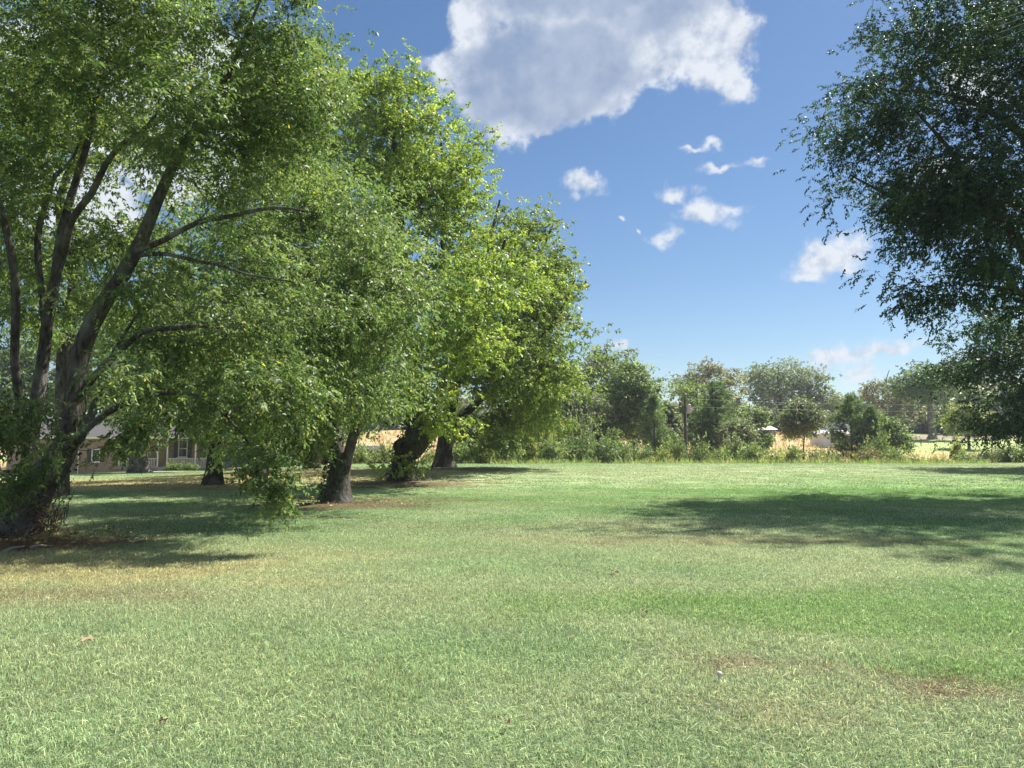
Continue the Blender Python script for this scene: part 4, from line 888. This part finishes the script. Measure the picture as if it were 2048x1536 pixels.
    def slab(pts4, t, nm, mat):
        V = [np.array(p) - off for p in pts4]; V = np.array(V + [v - [0, 0, t] for v in V])
        MB().add(V, [(0, 1, 2, 3), (7, 6, 5, 4), (0, 4, 5, 1), (1, 5, 6, 2), (2, 6, 7, 3), (3, 7, 4, 0)]).build(nm, mat, root)
    slab([(x0, Yf - .65, ez + .05), (x1, Yf - .65, ez + .05), (x1, yr_, rz), (x0, yr_, rz)], .12, 'roof', M_SHING)
    slab([(x1, Yf + 10.4, ez + .05), (x0, Yf + 10.4, ez + .05), (x0, yr_ + .003, rz), (x1, yr_ + .003, rz)], .12, 'roof', M_SHING)
    B('fascia', M_WHITE, root, (((x0 + x1) / 2, Yf - .67, ez - .08), (x1 - x0, .04, .2)))
    B('soffit', M_WHITE, root, (((x0 + x1) / 2, Yf - .28, ez - .03), (x1 - x0 - .1, .7, .03)))
    B('gutter', M_WHITE, root, (((x0 + x1) / 2, Yf - .745, ez - .04), (x1 - x0, .11, .12)))
    ds = MB().tube([np.array((xw, Yf - .6, ez - .1)) - off, np.array((xw, Yf - .3, ez - .4)) - off, np.array((xw, Yf - .19, ez - .6)) - off, np.array((xw, Yf - .19, Z(948))) - off], .05, 8).build('downspout', M_WHITE, root)
    B('chimney', M_BRICK, root, ((X(360), yr_, rz + .3), (.9, .7, 1.4)))
    # electric meter on its post in front of the wall
    m = empty('meter_box', (X(149), Yf - .6, float(H(X(149), Yf - .6)))); tag(m, 'pale grey electric meter box on two green-grey conduits left of the downspout', 'meter box')
    zz = Z(914) - m.location[2]
    MB().box((0, 0, zz - .35), (.62, .2, .72)).build('cabinet', M_GALV, m); MB().tube([(-.1, -.1, zz - .3), (-.1, -.2, zz - .3)], .11, 12).build('dial', M_GLASS, m)
    MB().tube([(.0, 0, zz), (.0, 0, zz + .55)], .06, 8).build('mast', M_SHUT, m)
    gp = plain_mat('green grey conduit', (.18, .25, .22), .5)
    for x in (-.22, .22): MB().tube([(x, 0, -.1), (x, 0, zz - .7)], .05, 8).build('conduit', gp, m)
    MB().box((0, -.02, zz - 1.05), (.16, .1, .25)).build('junction_box', M_GALV, m)
house()

# parked car, glimpsed through the leaves
def car():
    x, y = at(474, 900, 70)[0], 70.0; z = float(H(x, y)); root = empty('parked_car', (x, y, z), .25); tag(root, 'dark blue parked car mostly hidden by leaves right of the house', 'car')
    pm = plain_mat('dark blue car paint', (.03, .05, .10), .25, .3, .03); rub = plain_mat('tyre rubber', (.02, .02, .02), .8)
    prof = [(-2.2, .35), (-2.25, .75), (-1.9, .92), (-1.2, .98), (-.6, 1.42), (.6, 1.45), (1.35, 1.05), (2.1, .98), (2.25, .7), (2.2, .35)]
    V = []; n = len(prof)
    for yy, s in ((-.86, .97), (-.8, 1), (.8, 1), (.86, .97)): V += [(px_ * s, yy * (1 if pz < 1.1 else .8), pz * s) for px_, pz in prof]
    Q = [tuple(range(n)), tuple(range(3 * n, 4 * n))[::-1]] + [(r * n + i, r * n + (i + 1) % n, (r + 1) * n + (i + 1) % n, (r + 1) * n + i) for r in range(3) for i in range(n)]
    MB().add(V, [q[::-1] for q in Q]).build('body', pm, root)
    for s in (-1, 1): MB().add([(-1.1, s * .80, 1.02), (-.6, s * .715, 1.36), (.55, s * .715, 1.38), (1.2, s * .80, 1.04), (-1.1, s * .86, 1.0), (-.6, s * .735, 1.35), (.55, s * .735, 1.37), (1.2, s * .86, 1.02)],
                                 [(0, 1, 2, 3), (7, 6, 5, 4), (0, 4, 5, 1), (1, 5, 6, 2), (2, 6, 7, 3), (3, 7, 4, 0)]).build('window', M_GLASS, root)
    for a in (-1.35, 1.4):
        for s in (-.8, .8):
            w = MB().tube([(a, s - .1, .33), (a, s + .1, .33)], .33, 18).build('wheel', rub, root); MB().tube([(a, s - .11, .33), (a, s + .11, .33)], .19, 12).build('rim', M_GALV, w)
    for s in (-.6, .6): MB().box((2.2, s, .72), (.1, .3, .14)).build('headlight', M_WHITE, root)
car()
# small brown outbuilding beyond the lawn
def shed(name, label, cat, px, Y, w, h, d, top, wallm, roofm, slope=0, rz=0, op=None):
    x = (px - 1024) / F * Y; z = float(H(x, Y)); root = empty(name, (x, Y, z), rz); tag(root, label, cat)
    MB().box((-w / 2 + .06, d / 2, h / 2), (.12, d, h)).box((w / 2 - .06, d / 2, h / 2), (.12, d, h)).box((0, d - .06, h / 2), (w - .24, .12, h)).build('wall', wallm, root)
    f = MB()
    if op: f.box((-w / 2 + .12 + (w - op) / 4 - .06, .06, h / 2), ((w - op) / 2 - .12, .12, h)); f.box((w / 2 - .12 - (w - op) / 4 + .06, .06, h / 2), ((w - op) / 2 - .12, .12, h)); f.box((0, .06, h * .88), (op, .12, h * .24))
    else: f.box((0, .06, h / 2), (w - .24, .12, h))
    f.build('front_wall', wallm, root)
    return root, z
M_BROWN = plain_mat('brown boards', (.14, .085, .055), .8, bump=.3); M_TIN = plain_mat('bright tin roof', (.50, .52, .54), .6, 0, .08); M_GREY = plain_mat('weathered boards', (.16, .16, .165), .85, var=.3, bump=.4); M_TINB = plain_mat('blue grey roof', (.115, .14, .18), .85, 0)
r, z = shed('garden_shed', 'small brown shed with grey roof seen between the forked and gnarled trunks', 'shed', 736, 92, 3.4, 1.9, 2.4, 0, M_BROWN, M_SHING)
MB().add([(-1.9, -.3, 1.9), (1.9, -.3, 1.9), (1.9, 1.2, 2.7), (-1.9, 1.2, 2.7), (1.9, 2.7, 1.9), (-1.9, 2.7, 1.9), (-1.9, -.3, 1.82), (1.9, -.3, 1.82), (1.9, 2.7, 1.82), (-1.9, 2.7, 1.82)],
         [(0, 1, 2, 3), (3, 2, 4, 5), (6, 9, 8, 7), (0, 6, 7, 1), (5, 4, 8, 9), (0, 3, 5, 9, 6), (1, 7, 8, 4, 2)]).build('roof', M_SHING, r)
MB().box((.6, -.01, .9), (.8, .06, 1.8)).build('door', M_GREY, r)
r, z = shed('barn', 'small grey open barn with a bright tin roof on the tan hill', 'barn', 1528, 168, 5.0, 1.6, 4.5, 0, M_GREY, M_TIN, op=2.2)
MB().add([(-2.9, -.5, 1.65), (2.9, -.5, 1.65), (1.9, 2.3, 2.75), (-3.1, 2.3, 2.75), (2.9, 5.0, 1.65), (-2.9, 5.0, 1.65), (-2.9, -.5, 1.57), (2.9, -.5, 1.57), (2.9, 5.0, 1.57), (-2.9, 5.0, 1.57)],
         [(0, 1, 2, 3), (3, 2, 4, 5), (6, 9, 8, 7), (0, 6, 7, 1), (5, 4, 8, 9), (0, 3, 5, 9, 6), (1, 7, 8, 4, 2)]).build('roof', M_TIN, r)
def white_building():
    Y = 132; r, z = shed('white_building', 'white building with hipped blue-grey roof behind the bushy pine', 'building', 1694, Y, 8.6, 2.5, 6, 0, M_WHITE, M_TINB)
    h, w, d = 2.5, 4.3, 6
    V = [(-w - .5, -.6, h), (w + .5, -.6, h), (w + .5, d + .5, h), (-w - .5, d + .5, h), (-w + 1.4, 1.4, h + .75), (w - 1.4, 1.4, h + .75), (w - 1.4, d - 1.4, h + .75), (-w + 1.4, d - 1.4, h + .75)]
    MB().add(V, [(3, 2, 1, 0), (0, 1, 5, 4), (1, 2, 6, 5), (2, 3, 7, 6), (3, 0, 4, 7), (4, 5, 6, 7)]).build('porch_roof', M_TIN, r)
    V = [(-w + 1.3, 1.2, h + .78), (w - 1.3, 1.2, h + .78), (w - 1.3, d - 1.2, h + .78), (-w + 1.3, d - 1.2, h + .78), (-1, 3, h + 2.1), (1.2, 3, h + 2.1)]
    MB().add(V, [(3, 2, 1, 0), (0, 1, 5, 4), (1, 2, 5), (2, 3, 4, 5), (3, 0, 4)]).build('roof', M_TINB, r)
    for x in (-2.6, 2.2): f = MB().box((x, -.01, 1.4), (.9, .08, 1.1)).build('window', M_GREY, r); MB().box((x, -.04, 1.4), (.76, .06, .96)).build('pane', M_GLASS, f)
    MB().box((0, -.01, 1.05), (.95, .08, 2.1)).build('door', M_GREY, r)
white_building()

# ------------------------------------------------------------------ utility pole and wires
M_POLE = bark_mat('weathered pole wood', (.035, .028, .024), (.11, .09, .075), (.15, .14, .13)); M_WIRE = plain_mat('aluminium wire', (.34, .36, .38), .6, .1)
M_CAN = plain_mat('pinkish grey transformer paint', (.50, .42, .42), .5); M_LENS = plain_mat('white lamp lens', (.8, .8, .78), .3, var=.02)
def upole():
    Y = 92.0; x = (1370 - 1024) / F * Y; z0 = float(H(x, Y)); root = empty('utility_pole', (x, Y, z0)); tag(root, 'dark wooden utility pole with round white lamp and transformer', 'utility pole')
    h = at(1370, 794, Y)[2] - z0; zz = np.linspace(-.3, h, 10); MB().tube(np.stack([zz * 0.0, zz * 0, zz], -1), .19 - .008 * zz, 12).build('pole', M_POLE, root)
    MB().tube([(.20, -.08, 0), (.17, -.08, h * .8)], .035, 6).build('ground_conduit', M_GALV, root)
    lz = at(1370, 805, Y)[2] - z0; s = np.linspace(0, 1, 7)
    arm = MB().tube(np.stack([-.12 - .85 * s, s * 0 - .05, lz - .25 + .42 * np.sin(s * 2.2)], -1), .03, 8).build('lamp_arm', M_GALV, root)
    ld = MB(); prof = [(.05, .20), (.16, .16), (.20, .04), (.30, -.06), (.30, -.22), (.20, -.36), (.04, -.42)]
    ld.tube([(-1.0, -.05, lz + p[1]) for p in prof], [p[0] for p in prof], 14); ld.build('lamp_head', M_LENS, root, smooth=True)
    tz = at(1370, 818, Y)[2] - z0; c = MB(); pr = [(.03, .62), (.22, .55), (.26, .5), (.26, -.45), (.22, -.52)]
    can = MB().tube([(.48, -.05, tz + p[1]) for p in pr], [p[0] for p in pr], 16).build('transformer', M_CAN, root, smooth=False)
    for dx in (.4, .56): MB().tube([(dx, -.05, tz + .5), (dx, -.05, tz + .8)], .035, 8).build('bushing', M_GREY, can)
    MB().box((.22, -.05, tz + .3), (.16, .1, .08)).box((.22, -.05, tz - .3), (.16, .1, .08)).build('bracket', M_GALV, root)
    MB().tube([(0, 0, h), (0, 0, h + .2)], .05, 8).build('insulator', M_GREY, root)
    zt, zl = at(1370, 797, Y)[2], at(1370, 813, Y)[2]
    def wire(label, a, b, sag, rr=.011, grp='wires from the utility pole'):
        s = np.linspace(0, 1, 25)[:, None]; P = a + (b - a) * s; P[:, 2] -= sag * 4 * (s * (1 - s))[:, 0]
        o = MB().tube(P - a, rr, 5).build('power_line', M_WIRE); o.location = a; tag(o, label, 'power line', grp)
    wire('upper pale wire running right from the utility pole top', np.array([x, Y, zt]), at(2150, 806, 96) + [0, 0, 0], .5)
    wire('lower pale wire running right from the utility pole below the transformer', np.array([x + .2, Y, zl]), at(2150, 822, 96), .3)
    #wire('thin wire running left from the utility pole lamp', np.array([x - .1, Y, zl + .2]), at(1060, 845, 70), .6, .012)
    # the pole the two wires run to, beyond the right edge
    x2 = at(2152, 820, 96)[0]; g2 = float(H(x2, 96)); o = MB().tube([(0, 0, -.3), (0, 0, 8.6)], [.18, .13], 12).build('utility_pole', M_POLE); o.location = (x2, 96, g2); tag(o, 'second utility pole carrying the two wires, right of the view', 'utility pole')
    for i in range(6):
        n = ['topmost', 'second', 'third', 'fourth', 'fifth', 'lowest'][i]; y0 = 14 + 13 * i
        wire(n + ' of six parallel overhead cables crossing the dark tree at the top right corner', at(1996, y0, 22.5), at(2330, y0 - 118 - 3 * i, 14.0), .02, .007, 'overhead cables at the top right corner')
upole()
def wpost(px, ytop, Y, r, name='wooden_post', label='', grp=None, mat=None, ptop=None):
    b = foot(px, Y); h = at(px, ytop, Y)[2] - b[2]
    o = MB().tube([(0, 0, -.2), (0.01, 0, h * .5), (0.02, .01, h)], [r, r * .95, r * .85], 9).build(name, mat or M_POLE); o.location = b; tag(o, label, 'post', grp); return o
wpost(1604, 913, 73, .13, 'fence_post', 'tallest dark fence post below the slender sapling', 'dark posts at the lawn edge')
wpost(1563, 918, 74, .09, 'fence_post', 'short dark fence post left of the tallest one', 'dark posts at the lawn edge')
wpost(1632, 918, 74, .09, 'fence_post', 'short dark fence post right of the tallest one', 'dark posts at the lawn edge')
wpost(1906, 827, 150, .16, 'tall_post', 'tall pale grey post beyond the pasture before the small yellow-green tree', mat=M_GALV)
wpost(1948, 856, 152, .16, 'tall_post', 'shorter pale grey post right of the small yellow-green tree', mat=M_GALV)
def pasture_fence():
    Y = 142.0; root = empty('wire_fence', foot(1850, Y)); tag(root, 'thin dark wire fence with slim posts across the green pasture', 'fence'); off = np.array(root.location)
    proto = None
    for px in range(1790, 1990, 16):
        b = np.array(foot(px, Y)) - off
        if proto is None: proto = MB().tube([(0, 0, -.1), (0, 0, 1.25)], .035, 6).build('post', M_GREY); o = proto
        else: o = proto.copy(); COL.objects.link(o)
        o.parent = root; o.location = b
    for hh in (.4, .8, 1.2): MB().tube([np.array(foot(px, Y)) - off + [0, 0, hh] for px in range(1790, 1990, 16)], .012, 4).build('wire', M_GREY, root)
    Y = 136; g = empty('pipe_gate', foot(1832, Y)); tag(g, 'dark two-post pipe brace standing in the pasture', 'gate'); m = plain_mat('dark pipe', (.04, .045, .05), .5)
    for x in (-.68, .68): MB().tube([(x, 0, -.2), (x, 0, 1.3)], .07, 8).build('post', m, g)
    for zz in (1.2, .65): MB().tube([(-.68, -.02, zz), (.68, -.02, zz)], .04, 8).build('rail', m, g)
pasture_fence()

if HAZE > 0:
    m, nt, N, Lk = new_mat('haze'); v = N('ShaderNodeVolumePrincipled'); v.inputs['Color'].default_value = (.80, .88, 1, 1); v.inputs['Density'].default_value = HAZE; v.inputs['Anisotropy'].default_value = 0
    o = N('ShaderNodeOutputMaterial'); Lk(v.outputs[0], o.inputs['Volume']); hz = MB().box((0, 1400, 15), (7600, 6400, 58)).build('haze', m); tag(hz, 'thin pale summer haze filling the air over the lawn and fields', kind='stuff')
# ------------------------------------------------------------------ small things on the grass
M_DRYL = plain_mat('dry brown leaf', (.33, .25, .15), .8); M_REDL = plain_mat('dark red leaf', (.12, .045, .03), .6); M_MUSH = plain_mat('white mushroom', (.58, .52, .44), .6); M_TWIG = plain_mat('bleached twig', (.32, .28, .22), .9)
def fallen_leaf(label, px, py, s, mat, rz):
    x, y = gpt(px, py); th = np.linspace(0, 2 * np.pi, 17)[:-1]; r = s * (.62 + .38 * np.abs(np.cos(2.5 * th))); V = [(0, 0, .012)] + [(a * math.cos(t) * 1.2, a * math.sin(t) * .8, .015 * math.sin(3 * t) + .012) for a, t in zip(r, th)]
    V2 = [(a, b, c - .003) for a, b, c in V]; Q = [(0, 1 + i, 1 + (i + 1) % 16) for i in range(16)] + [(17, 18 + (i + 1) % 16, 18 + i) for i in range(16)] + [(1 + i, 18 + i, 18 + (i + 1) % 16, 1 + (i + 1) % 16) for i in range(16)]
    o = MB().add(V + V2, Q).build('fallen_leaf', mat); o.location = (x, y, float(H(x, y)) + .05); o.rotation_euler = (.35, .2, rz); tag(o, label, 'leaf', 'fallen leaves on the lawn')
fallen_leaf('curled orange-brown leaf on the grass at the left', 172, 1293, .05, M_DRYL, 1); fallen_leaf('dark red-brown leaf on the grass at the bottom left', 324, 1462, .028, M_REDL, 2)
fallen_leaf('small tan leaf in the upper right foreground grass', 1288, 1236, .035, M_DRYL, .4); fallen_leaf('tan leaf near the lower middle of the lawn', 1016, 1465, .018, M_DRYL, 2.2)
fallen_leaf('brown leaf beside the dry streak in the middle lawn', 1228, 1152, .05, M_DRYL, 0)
x, y = gpt(1438, 1362); mu = empty('mushroom', (x, y, float(H(x, y)))); tag(mu, 'small white mushroom left of the brown bare patches', 'mushroom')
MB().tube([(0, 0, 0), (.004, 0, .045)], .008, 8).build('stem', M_MUSH, mu); MB().tube([(.004, 0, .04), (.004, 0, .047), (.005, 0, .058), (.006, 0, .064)], [.019, .021, .014, .003], 14).build('cap', M_MUSH, mu, True)
def stick(label, p, q, r):
    a = np.array([*gpt(*p), 0]); b = np.array([*gpt(*q), 0]); a[2] = H(a[0], a[1]) + .03; b[2] = H(b[0], b[1]) + .05; s = np.linspace(0, 1, 6)[:, None]; P = a + (b - a) * s; P[:, 2] += np.sin(s[:, 0] * 5) * .02
    o = MB().tube(P - a, np.linspace(r, r * .4, 6), 6).build('fallen_stick', M_TWIG); o.location = a; tag(o, label, 'stick', 'fallen sticks')
stick('pale stick lying in the shade right of the leaning trunk', (262, 1092), (292, 1082), .02); stick('pale root-like stick at the foot of the leaning trunk', (8, 1108), (48, 1096), .03)
stick('short stick in the litter by the leaning trunk', (60, 1100), (105, 1095), .022); stick('thin stick on the shadow edge below the leaning tree', (190, 1105), (212, 1100), .012)
def litter():
    rng = np.random.default_rng(77); pos = []
    for (px, Y, rx, ry, n) in ((40, 13.9, 2.2, 1.3, 700), (676, 23.2, 3.2, 2, 500), (808, 36.5, 5, 4, 600), (430, 33, 3, 3, 200)):
        b = foot(px, Y); X = b[0] + rng.normal(size=n) * rx * .6; Yy = b[1] + rng.normal(size=n) * ry * .6; pos.append(np.stack([X, Yy, H(X, Yy) + .03 + rng.random(n) * .03], -1))
    pos = np.concatenate(pos); n = len(pos); c = np.where(rng.random((n, 1)) < .35, [[.40, .30, .18]], [[.20, .12, .06]]) * rng.normal(1, .25, (n, 1))
    V, t = leaf_quads(pos, rng.normal(size=(n, 3)) * [1, 1, .25], rng.normal(size=(n, 3)) * .35 + [0, 0, 1], rng.uniform(.05, .11, n), np.full(n, .05), np.clip(c, .02, .6))
    o = mesh_np('leaf_litter', V, np.arange(n)[:, None] * 4 + np.arange(4)[None], 4, M_SHRUB, tint=t); tag(o, 'scattered dead brown leaves under the trees', 'leaf litter', kind='stuff')
litter()
def dead_weed(px, Y, h, label, seed):
    rng = np.random.default_rng(seed); b = foot(px, Y); root = empty('dead_weed', b); tag(root, label, 'weed'); m = plain_mat('rusty dry stalk', (.26, .11, .045), .8)
    for k in range(7):
        a = rng.random() * 6.28; l = h * rng.uniform(.5, 1); s = np.linspace(0, 1, 5)[:, None]; P = np.array([math.cos(a) * .35, math.sin(a) * .35, 0]) * l * s ** 2 + np.array([0, 0, 1]) * l * s
        MB().tube(P, np.linspace(.008, .003, 5), 5).build('stalk', m, root)
    T = rng.normal(size=(60, 3)) * [.12, .12, .2] + [0, 0, h * .6]; V, t = leaf_quads(T, rng.normal(size=(60, 3)) - [0, 0, 1], rng.normal(size=(60, 3)), np.full(60, .09), np.full(60, .025), np.tile([[.30, .13, .05]], (60, 1)))
    tag(mesh_np('dry_leaves', V, np.arange(60)[:, None] * 4 + np.arange(4)[None], 4, M_SHRUB, root, tint=t), kind='stuff')
dead_weed(98, 14.2, .62, 'rust-coloured dead weed right of the leaning trunk', 5); dead_weed(122, 14.8, .45, 'smaller pale dead weed right of the rust-coloured one', 6)
